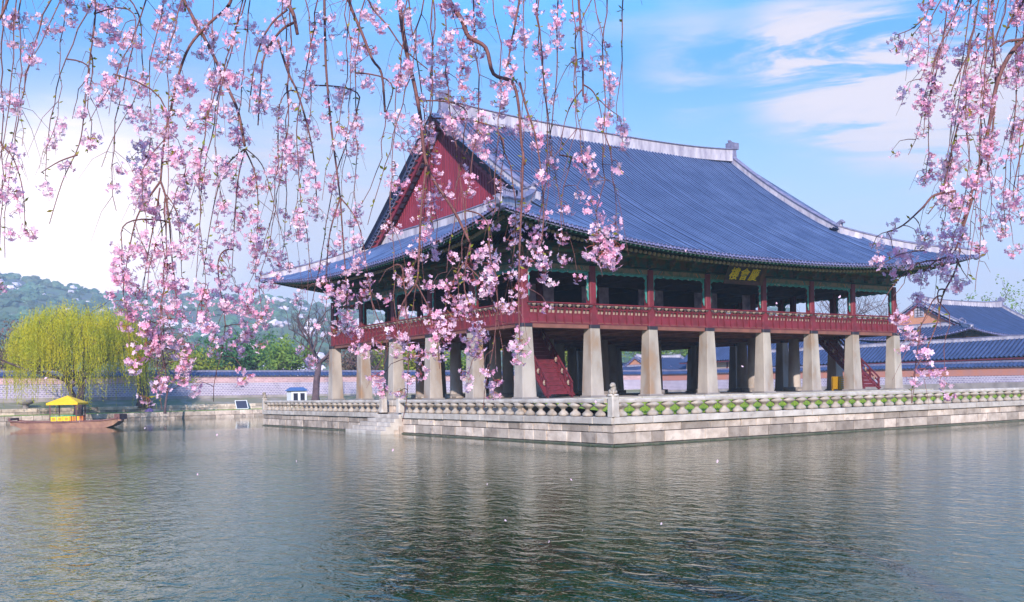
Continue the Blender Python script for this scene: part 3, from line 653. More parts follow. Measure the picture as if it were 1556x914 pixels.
# balcony railings, one per bay; lintels and carved frames
def bay(p, q, n_):
    p, q, n_ = np.array([*p, 0.]), np.array([*q, 0.]), np.array([*n_, 0.]); Ln = np.linalg.norm(q-p); d = (q-p)/Ln
    def g(s_, off, z): v = p+d*s_+n_*off; return (v[0], v[1], z)
    def f(b):
        s0, s1 = .24, Ln-.24
        b.beam(g(s0, .10, 6.80), g(s1, .10, 6.80), .10, .60, 'red_wood'); b.beam(g(s0, .02, 7.24), g(s1, .02, 7.24), .06, .28, 'cream_panel')
        b.beam(g(s0, .12, 7.10), g(s1, .12, 7.10), .09, .06, 'red_wood'); b.beam(g(s0, .15, 7.42), g(s1, .15, 7.42), .12, .08, 'red_wood'); b.beam(g(s0, .16, 6.52), g(s1, .16, 6.52), .12, .07, 'red_wood_dark')
        n = max(5, round((s1-s0)/.62))
        for k in range(n+1):
            s_ = s0+(s1-s0)*k/n
            pts = [g(s_, .17, 6.52), g(s_, .20, 6.80), g(s_, .16, 7.10), g(s_, .22, 7.40), g(s_, .30, 7.52)]
            for a_, c_ in zip(pts[:-1], pts[1:]): b.beam(a_, c_, .11, .10, 'red_wood', up=tuple(n_))
            if k < n:
                sm = s_+(s1-s0)/n/2
                b.beam(g(sm, .17, 7.12), g(sm, .19, 7.40), .05, .05, 'red_wood', up=tuple(n_))
            # lotus leaf cup under the handrail
            c0 = np.array(g(s_, .26, 7.50)); b.lathe(tuple(c0), [(.04, -.03), (.09, .03), (.14, .09), (.12, .13)], 'lotus_dark', 7)
            if k < n: b.lathe(tuple(np.array(g(sm, .26, 7.50))), [(.03, -.02), (.09, .04), (.13, .09), (.11, .13)], 'cream_panel', 6)
        b.tube([g(s0-.2, .28, 7.70), g(s1+.2, .28, 7.70)], .055, 'red_wood', 7)
    part('balcony_railing', pav, f)
    def f(b):
        b.beam(g(.22, .0, 9.86), g(Ln-.22, .0, 9.86), .30, .38, 'rust_beam'); b.beam(g(.2, .02, 10.10), g(Ln-.2, .02, 10.10), .42, .09, 'green_rafter')
        for z, m_ in ((9.69, 'teal_paint'), (10.03, 'green_rafter')): b.beam(g(.22, .16, z), g(Ln-.22, .16, z), .02, .035, m_)
        for s_ in (.55, Ln-.55):
            for o_ in (0, .16, .32): b.beam(g(s_+(o_ if s_ < Ln/2 else -o_), .165, 9.74), g(s_+(o_+.18 if s_ < Ln/2 else -o_-.18), .165, 9.98), .02, .05, ('cream_panel', 'teal_paint', 'orange_plaster')[int(o_*6.3)], up=tuple(n_))
        # brackets above the lintel
        for s_ in np.arange(.0, Ln, Ln/3):
            for k in range(3): b.beam(g(s_, .05-.1, 10.2+.2*k), g(s_, .35+.22*k, 10.2+.2*k), .16, .16, 'green_beam')
        b.beam(g(0, -.08, 10.75), g(Ln, -.08, 10.75), .12, 1.25, 'green_beam'); b.tube([g(0, .45, 10.85), g(Ln, .45, 10.85)], .17, 'green_beam', 8)
    part('lintel', pav, f)
    def f(b):   # carved frame (scalloped board) round the opening
        n = 26; vs = []
        for k in range(n+1):
            t = k/n; s_ = .25+(Ln-.5)*t; e = min(t, 1-t); dp = .11+.04*math.cos(t*math.pi*14)+(.22*max(0, 1-e/.09))
            vs += [g(s_, .02, 9.66), g(s_, .02, 9.66-dp), g(s_, .08, 9.66-dp), g(s_, .08, 9.66)]
        b.add(vs, [(i*4+k, (i+1)*4+k, (i+1)*4+(k+1) % 4, i*4+(k+1) % 4) for i in range(n) for k in range(4)], 'teal_paint')
        for s_, sg in ((.25, 1), (Ln-.25, -1)):
            vs = []
            for k in range(15):
                z = 9.62-k*.12; wd = (.13+.04*math.cos(k*1.6))*(1 if k < 11 else 1-(k-10)*.15)
                vs += [g(s_, .03, z), g(s_+sg*wd, .03, z), g(s_+sg*wd, .09, z), g(s_, .09, z)]
            b.add(vs, [(i*4+k, (i+1)*4+k, (i+1)*4+(k+1) % 4, i*4+(k+1) % 4) for i in range(14) for k in range(4)], 'teal_paint')
    part('carved_frame', pav, f)
for i in range(7): bay((BX[i], 0), (BX[i+1], 0), (0, -1)); bay((BX[i], 27.2), (BX[i+1], 27.2), (0, 1))
for j in range(5): bay((0, BY[j]), (0, BY[j+1]), (-1, 0)); bay((34.4, BY[j]), (34.4, BY[j+1]), (1, 0))
# interior: ceiling, hanging door leaves, inner columns, core room
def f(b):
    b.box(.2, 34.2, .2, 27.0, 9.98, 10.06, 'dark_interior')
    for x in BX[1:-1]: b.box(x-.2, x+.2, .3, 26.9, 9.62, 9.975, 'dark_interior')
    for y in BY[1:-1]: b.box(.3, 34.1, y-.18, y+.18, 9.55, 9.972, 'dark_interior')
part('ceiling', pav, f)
ic = MB(); ic.lathe((0, 0, 6.9), [(.26, 0), (.25, 2.7)], 'red_wood_dark', 12); ifirst = None
for x in BX[1:-1]:
    for y in BY[1:-1]:
        if ifirst is None: ifirst = o = ic.build('inner_column', pav, True, origin=(0, 0, 0))
        else: o = ifirst.copy(); col.objects.link(o); o.parent = pav
        o.location = (x-CXm, y-CYm, -1.3)
for x in BX[1:6]:
    for s_ in (-1, 1):
        if x+s_*.7 > 25.5: continue
        def f(b, x=x, s_=s_):
            xx = x+s_*.72; b.box(xx-.42, xx+.42, 5.36, 5.42, 6.95, 9.5, 'door_panel')
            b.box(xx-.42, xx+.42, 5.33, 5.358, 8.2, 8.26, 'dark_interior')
        part('folded_door', pav, f)
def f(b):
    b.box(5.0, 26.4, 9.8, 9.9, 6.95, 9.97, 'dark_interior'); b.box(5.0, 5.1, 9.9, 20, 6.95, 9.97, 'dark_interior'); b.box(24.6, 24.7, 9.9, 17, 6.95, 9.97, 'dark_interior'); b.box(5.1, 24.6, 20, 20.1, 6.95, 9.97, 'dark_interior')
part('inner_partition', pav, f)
# staircases up to the floor
def stair(x0, x1, y0, y1):
    def f(b):
        n = 17
        for k in range(n):
            y = y0+(y1-y0)*k/n; z = ZS+(ZD+.2-ZS)*(k+1)/n; b.box(x0+.1, x1-.1, y, y+(y1-y0)/n+.04, z-.05, z, 'red_wood'); b.box(x0+.1, x1-.1, y+(y1-y0)/n, y+(y1-y0)/n+.03, z, z+.20, 'red_wood_dark')
        for x in (x0+.05, x1-.05): b.beam((x, y0-.05, ZS+.12), (x, y1, ZD+.1), .09, .42, 'red_wood_dark', up=(1, 0, 0)); b.beam((x, y0-.1, ZS+.9), (x, y1, ZD+.95), .09, .09, 'red_wood_dark')
        for x in (x0+.05, x1-.05):
            b.beam((x, y0-.1, ZS+.55), (x, y1, ZD+.6), .05, .10, 'red_wood_dark')
            for k in range(7):
                t = k/6; y = y0+(y1-y0)*t*.98; z = ZS+(ZD-ZS)*t; b.box(x-.06, x+.06, y-.06, y+.06, z, z+1.0, 'red_wood_dark')
                if k < 6: b.lathe((x, y+(y1-y0)/12, z+.55+(ZD-ZS)/12), [(.05, -.15), (.11, .0), (.05, .15)], 'cream_panel', 6)
    part('staircase', pav, f)
stair(2.4, 4.3, 1.2, 5.0); stair(31.4, 33.4, .6, 5.2)
# name board with the three gold characters, hung between lintel and rafter ends
def f(b):
    c = np.array([17.0, -1.05, 10.05]); rt_ = np.array([1, 0, 0]); up_ = np.array([0, -.42, .91]); nz_ = np.array([0, -.91, -.42])
    def q(u, v, w_): return c+rt_*u+up_*v+nz_*w_
    vs = [q(u, v, w_) for w_ in (-.05, .02) for u, v in ((-1.62, -.46), (1.62, -.46), (1.62, .46), (-1.62, .46))]
    b.add(vs, [(4, 5, 6, 7), (3, 2, 1, 0), (0, 1, 5, 4), (1, 2, 6, 5), (2, 3, 7, 6), (3, 0, 4, 7)], 'sign_board')
    for (u0, v0), (u1, v1), (o0, o1) in (((-1.62, -.46), (1.62, -.46), ((-.2, -.22), (.2, -.22))), ((1.62, -.46), (1.62, .46), ((.2, -.22), (.2, .22))), ((1.62, .46), (-1.62, .46), ((.2, .22), (-.2, .22))), ((-1.62, .46), (-1.62, -.46), ((-.2, .22), (-.2, -.22)))):
        vs = [q(u0, v0, .02), q(u1, v1, .02), q(u1+o1[0], v1+o1[1], .2), q(u0+o0[0], v0+o0[1], .2)]
        vs += [v-nz_*.05 for v in vs]; b.add(vs, [(0, 1, 2, 3), (7, 6, 5, 4), (2, 3, 7, 6), (0, 1, 5, 4), (1, 2, 6, 5), (3, 0, 4, 7)], 'sign_frame')
mat('sign_frame', (0.17, 0.06, 0.05), .7, (0.08, 0.05, 0.04), 5)
nb = part('name_board', pav, f)
cu = bpy.data.curves.new('chars', 'FONT'); cu.body = '樓會慶'; cu.size = 1.02; cu.align_x = 'CENTER'; cu.align_y = 'CENTER'; cu.offset = .006; cu.extrude = .02; cu.space_character = 1.18
to = bpy.data.objects.new('chars_tmp', cu); col.objects.link(to); bpy.context.view_layer.update()
dg = bpy.context.evaluated_depsgraph_get(); me = bpy.data.meshes.new_from_object(to.evaluated_get(dg)); bpy.data.objects.remove(to)
cv = np.array([v.co[:] for v in me.vertices]) if len(me.vertices) else np.zeros((0, 3))
if len(cv):
    cv[:, :2] -= (cv[:, :2].max(0)+cv[:, :2].min(0))/2
    wx = cv[:, 0].max()-cv[:, 0].min(); cv[:, 0] *= 2.65/wx; cv[:, 1] *= .86; cv[:, 0] += cv[:, 1]*.20
    ww = np.array([17.0, -1.05, 10.05]); wp = ww+cv[:, :1]*np.array([1, 0, 0])+cv[:, 1:2]*np.array([0, -.42, .91])+(cv[:, 2:3]+.05)*np.array([0, -.91, -.42])
    mb = MB(); mb.add(wp, [tuple(p_.vertices) for p_ in me.polygons], 'sign_gold'); mb.build('gold_characters', nb)

# things on and around the platform
def yellow_box():
    r_ = empty('slatted_stand', (30.6, 1.9, ZS), 'bright yellow slatted wooden stand under the pavilion beside the right staircase', 'stand'); x, y = 30.4, 1.9
    def f(b):
        for sx in (-.45, .45):
            for sy in (-.3, .3): b.box(x+sx-.05, x+sx+.05, y+sy-.05, y+sy+.05, ZS, ZS+1.0, 'yellow_wood')
        b.box(x-.5, x+.5, y-.35, y+.35, ZS+1.0, ZS+1.06, 'yellow_wood')
        b.box(x-.50, x-.455, y-.3, y+.3, ZS+.1, ZS+1.0, 'yellow_wood')
    part('frame', r_, f)
    for k in range(6): part('slat', r_, lambda b, k=k: b.box(x-.44, x+.44, y-.352, y-.31, ZS+.1+k*.15, ZS+.19+k*.15, 'yellow_wood'))
yellow_box()

# ------------------------------------------------------------------ palace walls
def palace_wall(p, q, n_, zb0, zb1, zt0, zt1, label, thick=.8, band_=.6):
    p, q, n_ = np.array(p, float), np.array(q, float), np.array(n_, float); Ln = np.linalg.norm(q-p); d = (q-p)/Ln
    rt = empty('palace_wall', (*p, zb0), label, 'wall', 'patterned palace walls round the pond')
    def g(s_, off, z): v = p+d*s_+n_*off; return (v[0], v[1], z)
    def zz(a, c, t): return a+(c-a)*t
    def slab(b, z0a, z0b, z1a, z1b, off, m_):
        vs = [g(0, off, z0a), g(Ln, off, z0b), g(Ln, off, z1b), g(0, off, z1a), g(0, -thick-off, z0a), g(Ln, -thick-off, z0b), g(Ln, -thick-off, z1b), g(0, -thick-off, z1a)]
        b.add(vs, [(0, 1, 2, 3), (7, 6, 5, 4), (0, 3, 7, 4), (1, 5, 6, 2), (2, 6, 7, 3)], m_)
    part('foot_course', rt, lambda b: slab(b, zb0-.8, zb1-.8, zb0+.5, zb1+.5, .08, 'foot_stone'))
    part('patterned_face', rt, lambda b: slab(b, zb0+.5, zb1+.5, zt0-.95-band_, zt1-.95-band_, 0, 'lattice_brick'))
    part('upper_band', rt, lambda b: slab(b, zt0-.95-band_, zt1-.95-band_, zt0-.62, zt1-.62, .03, 'wall_band' if band_ > .7 else 'pink_brick'))
    def f(b):
        n = int(Ln/.55)
        for sd in (1, -1):
            M = 3; us = []
            for i in range(n):
                for u in (0, .3, .4, .5, .6, .7): us.append(((i+u)*Ln/n, .10*math.sqrt(max(0, 1-((u-.5)/.21)**2))))
            us.append((Ln, 0)); vs = []
            for s_, bz in us:
                t = s_/Ln; zt = zz(zt0, zt1, t)
                for k in range(M):
                    a = k/(M-1); off = -thick/2+sd*((1-a)*(thick/2+.42)); vs.append(g(s_, off, zt-.60+.55*a**.9+bz))
            b.add(vs, [(i*M+k, (i+1)*M+k, (i+1)*M+k+1, i*M+k+1) for i in range(len(us)-1) for k in range(M-1)], 'hall_tile')
        b.beam(g(0, -thick/2, zt0+.04), g(Ln, -thick/2, zt1+.04), .3, .26, 'ridge_cap')
        b.beam(g(0, -thick/2, zt0-.66), g(Ln, -thick/2, zt1-.66), thick+.5, .10, 'ridge_cap')
    part('tile_cap', rt, f)
palace_wall((-62, 84.8), (84.6, 84.8), (0, -1), 2.6, 1.8, 6.3, 5.6, 'long patterned pale brick palace wall with blue tile cap behind the trees on the left')
palace_wall((85, 86), (85, -10), (-1, 0), 1.6, 2.1, 5.55, 4.7, 'patterned palace wall with broad orange band running behind the balustrade on the right', band_=.75)

# ------------------------------------------------------------------ halls and corridors beyond the walls
def hall_body(root, cx, cy, a, b_, z0, z1, m1='red_wood_dark'):
    def f(b): b.box(cx-a, cx+a, cy-b_, cy+b_, z0, z1, 'orange_plaster'); 
    part('wall', root, f)
    def f(b):
        for x in np.linspace(-a, a, 6):
            for y in (-b_-.02, b_+.02): b.box(cx+x-.15, cx+x+.15, cy+y-.15, cy+y+.15, z0, z1+.4, m1)
        for y in np.linspace(-b_, b_, 4): b.box(cx-a-.17, cx-a+.13, cy+y-.15, cy+y+.15, z0, z1+.4, m1)
        b.box(cx-a-.15, cx+a+.15, cy-b_-.18, cy+b_+.18, z1-.35, z1+.05, 'green_beam')
    part('timber_frame', root, f)
h1 = empty('palace_hall', (109.5, 40, 1.5), 'large palace hall on the right with blue roof and orange triangular gable', 'palace hall')
roof(h1, 109.5, 40, 15.2, 10.6, 9.0, .80, 0, 3.9, .60, lift=1.1, detail=False, rid=.9, gable_mat='orange_plaster', dov=.3)
hall_body(h1, 109.5, 40, 11.5, 7.2, 1.5, 9.4)
def f(b):
    X = 109.5-(15.2-3.9-.265)-.06
    b.box(X-.03, X, 39.2, 40.8, 12.3, 14.1, 'ridge_plaster')
    for k in range(4): b.box(X-.06, X-.031, 39.4, 40.6, 12.45+k*.42, 12.54+k*.42, 'lotus_dark')
    for y in (39.7, 40.2): b.box(X-.06, X-.031, y, y+.1, 12.4, 14.0, 'lotus_dark')
part('gable_panel', h1, f)
def corridor(name, x0, x1, y0, y1, ze, zr_, label, zb=1.5, cat='corridor building', wallm='orange_plaster', sp=.62):
    """long tiled range, ridge along its longer axis"""
    rt = empty(name, ((x0+x1)/2, (y0+y1)/2, zb), label, cat); alongy = (y1-y0) > (x1-x0)
    hw = (x1-x0)/2 if alongy else (y1-y0)/2; Ln = (y1-y0) if alongy else (x1-x0); cm_ = ((x0+x1)/2, (y0+y1)/2)
    def G(s_, off, z): return (cm_[0]+off, y0+s_, z) if alongy else (x0+s_, cm_[1]+off, z)
    def f(b, sd):
        sp_ = sp; n = int(Ln/sp); us = [((i+u)*Ln/n, .34*sp*math.sqrt(max(0, 1-((u-.5)/.31)**2))) for i in range(n) for u in (0, .2, .3, .5, .7, .8)]+[(Ln, 0)]; M = 6; vs = []
        for s_, bz in us:
            for k in range(M):
                a = k/(M-1); vs.append(G(s_, sd*hw*(1-a), ze+(zr_-ze)*(a**1.12)+bz))
        b.add(vs, [(i*M+k, (i+1)*M+k, (i+1)*M+k+1, i*M+k+1) for i in range(len(us)-1) for k in range(M-1)], 'hall_tile')
        ci = b.mid('roof_channel_shade')
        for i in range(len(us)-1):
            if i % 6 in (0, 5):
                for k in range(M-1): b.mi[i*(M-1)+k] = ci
    for sd in (-1, 1): part('tile_slope', rt, lambda b, sd=sd: f(b, sd), True)
    part('ridge', rt, lambda b: (b.beam(G(0, 0, zr_+.2), G(Ln, 0, zr_+.2), .4, .45, 'ridge_plaster'), b.beam(G(-.1, 0, zr_+.48), G(Ln+.1, 0, zr_+.48), .5, .12, 'ridge_cap')))
    def f2(b):
        for sd in (-1, 1):
            b.beam(G(0, sd*(hw-.1), ze-.14), G(Ln, sd*(hw-.1), ze-.14), .1, .18, 'red_wood_dark')
            vs = [G(0, sd*(hw-.05), ze-.08), G(Ln, sd*(hw-.05), ze-.08), G(Ln, sd*(hw-1.6), ze+.1), G(0, sd*(hw-1.6), ze+.1)]; b.add(vs, [(0, 1, 2, 3)], 'soffit')
            for s_ in np.arange(.3, Ln, .7): b.beam(G(s_, sd*(hw-.15), ze-.2), G(s_, sd*(hw-1.4), ze-.02), .12, .14, 'rafter_ring')
    part('eaves', rt, f2)
    def f3(b):
        w2 = hw-1.3; a, c = G(0.6, -w2, zb), G(Ln-.6, w2, ze+.1); b.box(min(a[0], c[0]), max(a[0], c[0]), min(a[1], c[1]), max(a[1], c[1]), zb, ze+.05, wallm)
        for s_ in (.6, Ln-.6):
            vs = [G(s_, -w2, ze+.05), G(s_, w2, ze+.05), G(s_, 0, zr_-.2)]; b.add(vs, [(0, 1, 2)], wallm)
    part('wall', rt, f3)
    def f4(b):
        for sd in (-1, 1):
            for s_ in np.arange(.6, Ln-.5, 3.0): b.beam(G(s_, sd*(hw-1.28), zb), G(s_, sd*(hw-1.28), ze), .24, .24, 'red_wood_dark', up=(1, 0, 0))
    part('posts', rt, f4)
    return rt
corridor('palace_corridor', 88.5, 96.0, 4, 66, 5.55, 8.0, 'long low blue tiled corridor running just above the wall at the right edge')
corridor('palace_corridor', 99, 107, 50, 92, 7.3, 10.4, 'second blue tiled range seen between the pillars right of centre', wallm='tan_wall')
h2 = empty('palace_hall', (100, 101, 1.5), 'small blue roofed hall seen between the pillars left of the centre', 'palace hall')
corridor_l = None
roof(h2, 101, 100, 8.5, 6.0, 5.9, .72, 0, 2.3, .60, lift=.7, detail=False, rid=.6, gable_mat='orange_plaster', dov=.2, orn=False)
hall_body(h2, 101, 100, 6.2, 4.0, 1.5, 6.3)
palace_wall((89, 118), (160, 118), (0, -1), 4.6, 4.6, 8.1, 8.1, 'further tile capped wall on rising ground seen through the pavilion legs', band_=1.8)

# ------------------------------------------------------------------ small things on the far bank
bk = at(451, 607, 121); bk[2] = 1.62
r_ = empty('ticket_booth', bk, 'small white booth with blue roof on the bank left of the island end', 'booth')
part('walls', r_, lambda b: b.box(bk[0]-1.0, bk[0]+1.0, bk[1]-.8, bk[1]+.8, 1.6, 3.1, 'white_paint'))
part('roof', r_, lambda b: b.add([(bk[0]-1.25, bk[1]-1.05, 3.1), (bk[0]+1.25, bk[1]-1.05, 3.1), (bk[0]+1.25, bk[1]+1.05, 3.1), (bk[0]-1.25, bk[1]+1.05, 3.1), (bk[0]-.9, bk[1], 3.55), (bk[0]+.9, bk[1], 3.55)], [(0, 1, 5, 4), (2, 3, 4, 5), (1, 2, 5), (3, 0, 4), (3, 2, 1, 0)], 'blue_roof'))
for k in (-.45, .45): part('window', r_, lambda b, k=k: b.box(bk[0]+k-.28, bk[0]+k+.28, bk[1]-.83, bk[1]-.803, 1.9, 2.8, 'window_dark'))
pk = np.array([8.3, 77.2, .88])
r_ = empty('notice_panel', pk, 'tilted dark notice panel in a white frame on the far bank', 'notice panel')
part('frame', r_, lambda b: (b.beam((pk[0]-.75, pk[1]-.3, .95), (pk[0]-.75, pk[1]+.35, 2.0), .08, .1, 'white_paint'), b.beam((pk[0]+.75, pk[1]-.3, .95), (pk[0]+.75, pk[1]+.35, 2.0), .08, .1, 'white_paint'), b.beam((pk[0]-.75, pk[1]+.35, 2.0), (pk[0]+.75, pk[1]+.35, 2.0), .1, .08, 'white_paint'), b.beam((pk[0]-.75, pk[1]-.3, .95), (pk[0]+.75, pk[1]-.3, .95), .1, .08, 'white_paint')))
part('panel', r_, lambda b: b.add([(pk[0]-.7, pk[1]-.28, .98), (pk[0]+.7, pk[1]-.28, .98), (pk[0]+.7, pk[1]+.33, 1.97), (pk[0]-.7, pk[1]+.33, 1.97)], [(0, 1, 2, 3)], 'panel_dark'))
def f_(b, x, y, z): b.lathe((x, y, z), [(.5, 0), (.35, .1), (.3, .35), (.55, .5), (.9, .65), (.95, .95), (.8, 1.05), (.3, .98)], 'plinth_stone', 14)
b = MB(); f_(b, -16.4, 80.2, 1.6); tag(b.build('stone_basin', smooth=True, origin=(-16.4, 80.2, 1.6)), 'round stone basin on the far bank at the left edge', 'stone basin')
b = MB(); b.lathe((0, 0, 0), [(.6, 0), (.6, .25), (.28, .35), (.24, .75), (.5, .85), (.5, 1.2), (.75, 1.3), (.2, 1.6), (.1, 1.75)], 'plinth_stone', 8)
bl_ = b.build('stone_lantern', origin=(0, 0, 0)); bl_.location = (-11.2, 76.2, .86); tag(bl_, 'squat stone lantern on the grass ledge behind the boat', 'stone lantern')
b = MB(); x, y = -3.2, 77.3
for k in range(3): b.add([(x-.9, y-.25*k, .9+.1*k), (x+.9, y-.25*k, .9+.1*k), (x+.2, y-.1, 1.75)], [(0, 1, 2)], 'lilac_cloth')
b.add([(x-.9, y, .88), (x+.9, y, .88), (x+.9, y-.5, .88), (x-.9, y-.5, .88), (x+.2, y-.1, 1.76)], [(0, 1, 4), (1, 2, 4), (2, 3, 4), (3, 0, 4)], 'lilac_cloth')
b.v = [(x+(a-x)*.6, y+(c-y)*.6, .88+(d-.88)*.6) for a, c, d in b.v]
tag(b.build('cloth_bundle', origin=(x, y, .88)), 'small lilac covered bundle on the far bank left of the dark trunk', 'bundle')

# ------------------------------------------------------------------ boat
BT = at(100, 648, 1.0)
bc = on(103, 657, 2, 0.0); bd = 88.0                     # ferry boat about 88 m off
bc = CAM + ray(103, 655)*bd; bc[2] = 0.0
ang = math.atan2(_rt[1], _rt[0])-.06
def BL(u, v, z): ca, sa = math.cos(ang), math.sin(ang); return (bc[0]+u*ca-v*sa, bc[1]+u*sa+v*ca, z)
boat = empty('ferry_boat', bc, 'flat wooden boat with a yellow peaked canopy moored near the left bank', 'boat')
def f(b):
    us = [-5.1, -4.6, -3.6, -2, 0, 2, 3.6, 4.6, 5.0]; bot = [.55, .25, -.1, -.25, -.25, -.25, -.1, .2, .5]; top = [.72, .64, .56, .52, .50, .53, .60, .72, .82]; wd = [.7, .85, 1.0, 1.1, 1.15, 1.1, 1.0, .85, .75]
    vs = []
    for u, b0, t0, w_ in zip(us, bot, top, wd): vs += [BL(u, -w_*.8, b0), BL(u, -w_, t0), BL(u, -w_+.12, t0), BL(u, -w_+.15, .3 if t0 < .8 else t0-.25), BL(u, w_-.15, .3 if t0 < .8 else t0-.25), BL(u, w_-.12, t0), BL(u, w_, t0), BL(u, w_*.8, b0)]
    n = len(us); b.add(vs, [(i*8+k, (i+1)*8+k, (i+1)*8+(k+1) % 8, i*8+(k+1) % 8) for i in range(n-1) for k in range(8)]+[tuple(range(8)), tuple((n-1)*8+k for k in range(7, -1, -1))], 'boat_wood')
part('hull', boat, f)
def f(b):
    for s_ in (-1, 1):
        pts = [BL(u, s_*w_*1.03, t+.03) for u, w_, t in ((-5.15, .7, .74), (-4.6, .85, .66), (-3.6, 1.0, .58), (0, 1.15, .53), (3.6, 1.0, .62), (4.6, .85, .74), (5.1, .75, .84))]
        for a, c in zip(pts[:-1], pts[1:]): b.beam(a, c, .1, .12, 'boat_dark')
    b.beam(BL(5.0, -.75, .95), BL(5.0, .75, .95), .5, .5, 'boat_dark'); b.beam(BL(-5.1, -.7, .9), BL(-5.1, .7, .9), .2, .2, 'boat_dark')
part('gunwale', boat, f)
cabu0, cabu1 = -1.2, 1.25
for u in (cabu0, cabu1):
    for v in (-.8, .8): part('post', boat, lambda b, u=u, v=v: b.beam(BL(u, v, .4), BL(u, v, 2.3), .10, .10, 'boat_dark', up=(1, 0, 0)))
def f(b):
    vs = [BL(cabu0-.25, -1.0, 2.12), BL(cabu1+.25, -1.0, 2.12), BL(cabu1+.25, 1.0, 2.12), BL(cabu0-.25, 1.0, 2.12)]; vs2 = [(x, y, z+.18) for x, y, z in vs]; b.add(vs+vs2+[BL(.05, 0, 2.98)], [(0, 1, 5, 4), (1, 2, 6, 5), (2, 3, 7, 6), (3, 0, 4, 7), (4, 5, 8), (5, 6, 8), (6, 7, 8), (7, 4, 8), (3, 2, 1, 0)], 'yellow_cloth')
part('canopy', boat, f)
for k in range(3):
    for v, t in ((-.86, 1), (.86, -1)):
        def f(b, k=k, v=v, t=t):
            u0 = cabu0+.10+k*.60
            b.beam(BL(u0, v, .85), BL(u0+.52, v, .85), .05, .40, 'gold_paint'); b.beam(BL(u0+.13, v-.035*t, .85), BL(u0+.39, v-.035*t, .85), .03, .22, 'orange_paint')
        part('side_panel', boat, f)
def f(b):
    for v in (-.83, .83):
        b.beam(BL(cabu0, v, 1.11), BL(cabu1, v, 1.11), .07, .07, 'green_paint'); b.beam(BL(cabu0, v, .60), BL(cabu1, v, .60), .08, .08, 'boat_dark')
        for k in range(5): b.beam(BL(cabu0+1.92+k*.11, v, .60), BL(cabu0+1.92+k*.11, v, 1.09), .06, .07, 'orange_paint' if k % 2 == 0 else 'red_wood', up=(1, 0, 0))
    for u in (cabu0, cabu1): b.beam(BL(u, -.8, 1.11), BL(u, .8, 1.11), .08, .08, 'boat_dark')
part('railing', boat, f)

# ------------------------------------------------------------------ trees
def branch_tree(b, base, dirv, length, rad, depth, rr, m_, tips=None, spread=.6, up=.25, n=6, thin=.0):
    p = np.array(base, float); d = np.array(dirv, float); d /= np.linalg.norm(d); pts = [p.copy()]
    for i in range(n):
        d = d+np.array([rr.gauss(0, .10), rr.gauss(0, .10), rr.gauss(0, .07)+up*.06]); d /= np.linalg.norm(d); p = p+d*length/n; pts.append(p.copy())
    b.tube(pts, [max(thin, rad*(1-.55*i/n)) for i in range(n+1)], m_, 7 if rad > .08 else (5 if rad > .03 else 3), cap=False)
    if tips is not None and depth <= 1: tips += [pts[-1], pts[n//2]]
    if depth == 0: return
    k = rr.choice((3, 4)) if depth > 1 else rr.choice((3, 4, 5))
    for i in range(k):
        t = rr.uniform(.42, 1.0) if i else 1.0; j = min(n, int(t*n)); q = pts[j]
        a = rr.uniform(0, 6.28); side = np.array([math.cos(a), math.sin(a), rr.uniform(-.1, .6)]); nd = d*(1-spread)+side*spread
        branch_tree(b, q, nd, length*rr.uniform(.55, .78), rad*(.45 if i else .6)*rr.uniform(.8, 1.1), depth-1, rr, m_, tips, spread, up, n, thin)
def leaf_cloud(b, centres, n, r_, size, m_, rr, flat=.75):
    for _ in range(n):
        c = centres[rr.randrange(len(centres))]; v = np.array([rr.gauss(0, 1), rr.gauss(0, 1), rr.gauss(0, 1)*flat]); v = v/np.linalg.norm(v)*r_*rr.random()**.45
        p = np.array(c)+v; a = np.array([rr.gauss(0, 1), rr.gauss(0, 1), rr.gauss(0, 1)]); a /= np.linalg.norm(a); e = np.cross(a, (rr.gauss(0, 1), rr.gauss(0, 1), rr.gauss(0, 1))); e /= np.linalg.norm(e)+1e-9; s_ = size*rr.uniform(.6, 1.3)
        b.add([p-a*s_, p+e*s_*.5, p+a*s_, p-e*s_*.5], [(0, 1, 2, 3)], m_)
def tree(name, base, height, label, cat='tree', leaf=None, crown_r=3, seed=1, lean=(0, 0), nleaf=5000, size=.16, trunk=.3, group=None, bark='bark_dark', depth=3, cl=26, spread=.6, tf=.38, lc=1.1, flat=.75):
    rr = random.Random(seed); rt = empty(name, base, label, cat, group); b = MB(); tips = []
    th = height*tf; p0 = np.array(base, float); p1 = p0+np.array([lean[0]*.5, lean[1]*.5, th])
    mid_ = (p0+p1)/2+np.array([rr.uniform(-.1, .1), rr.uniform(-.1, .1), 0])*height*.1
    b.tube([p0-_up*.2, p0+(mid_-p0)*.3, mid_, p1], [trunk*1.5, trunk*1.05, trunk*.95, trunk*.8], bark, 9)
    for i in range(5):
        a = 6.28*i/5+rr.uniform(-.5, .5); branch_tree(b, p0+(p1-p0)*rr.uniform(.75, 1.0), (math.cos(a)*.8+lean[0]*.1, math.sin(a)*.8, rr.uniform(.5, 1.3)), height*(1-tf)*.55, trunk*.5, depth-1, rr, bark, tips, spread, thin=.018)
    b.build('trunk', rt, True)
    if leaf:
        b = MB(); top = np.array([p0[0]+lean[0], p0[1]+lean[1], p0[2]+height]); cz = (p1[2]+top[2])/2+.02*height; cs = []
        for _ in range(cl):
            a = rr.uniform(0, 6.28); u = rr.random()**.5; zz_ = rr.uniform(-.5, .5); wdt = crown_r*math.sqrt(max(.08, 1-(zz_*1.7)**2)); cs.append((p0[0]+lean[0]*.7+math.cos(a)*u*wdt, p0[1]+lean[1]*.7+math.sin(a)*u*wdt, cz+zz_*(height-th)*.95))
        cs += [tuple(t) for t in tips[::3]]
        leaf_cloud(b, cs, nleaf, crown_r*lc*.34, size, leaf, rr, flat); b.build('crown', rt)
    return rt
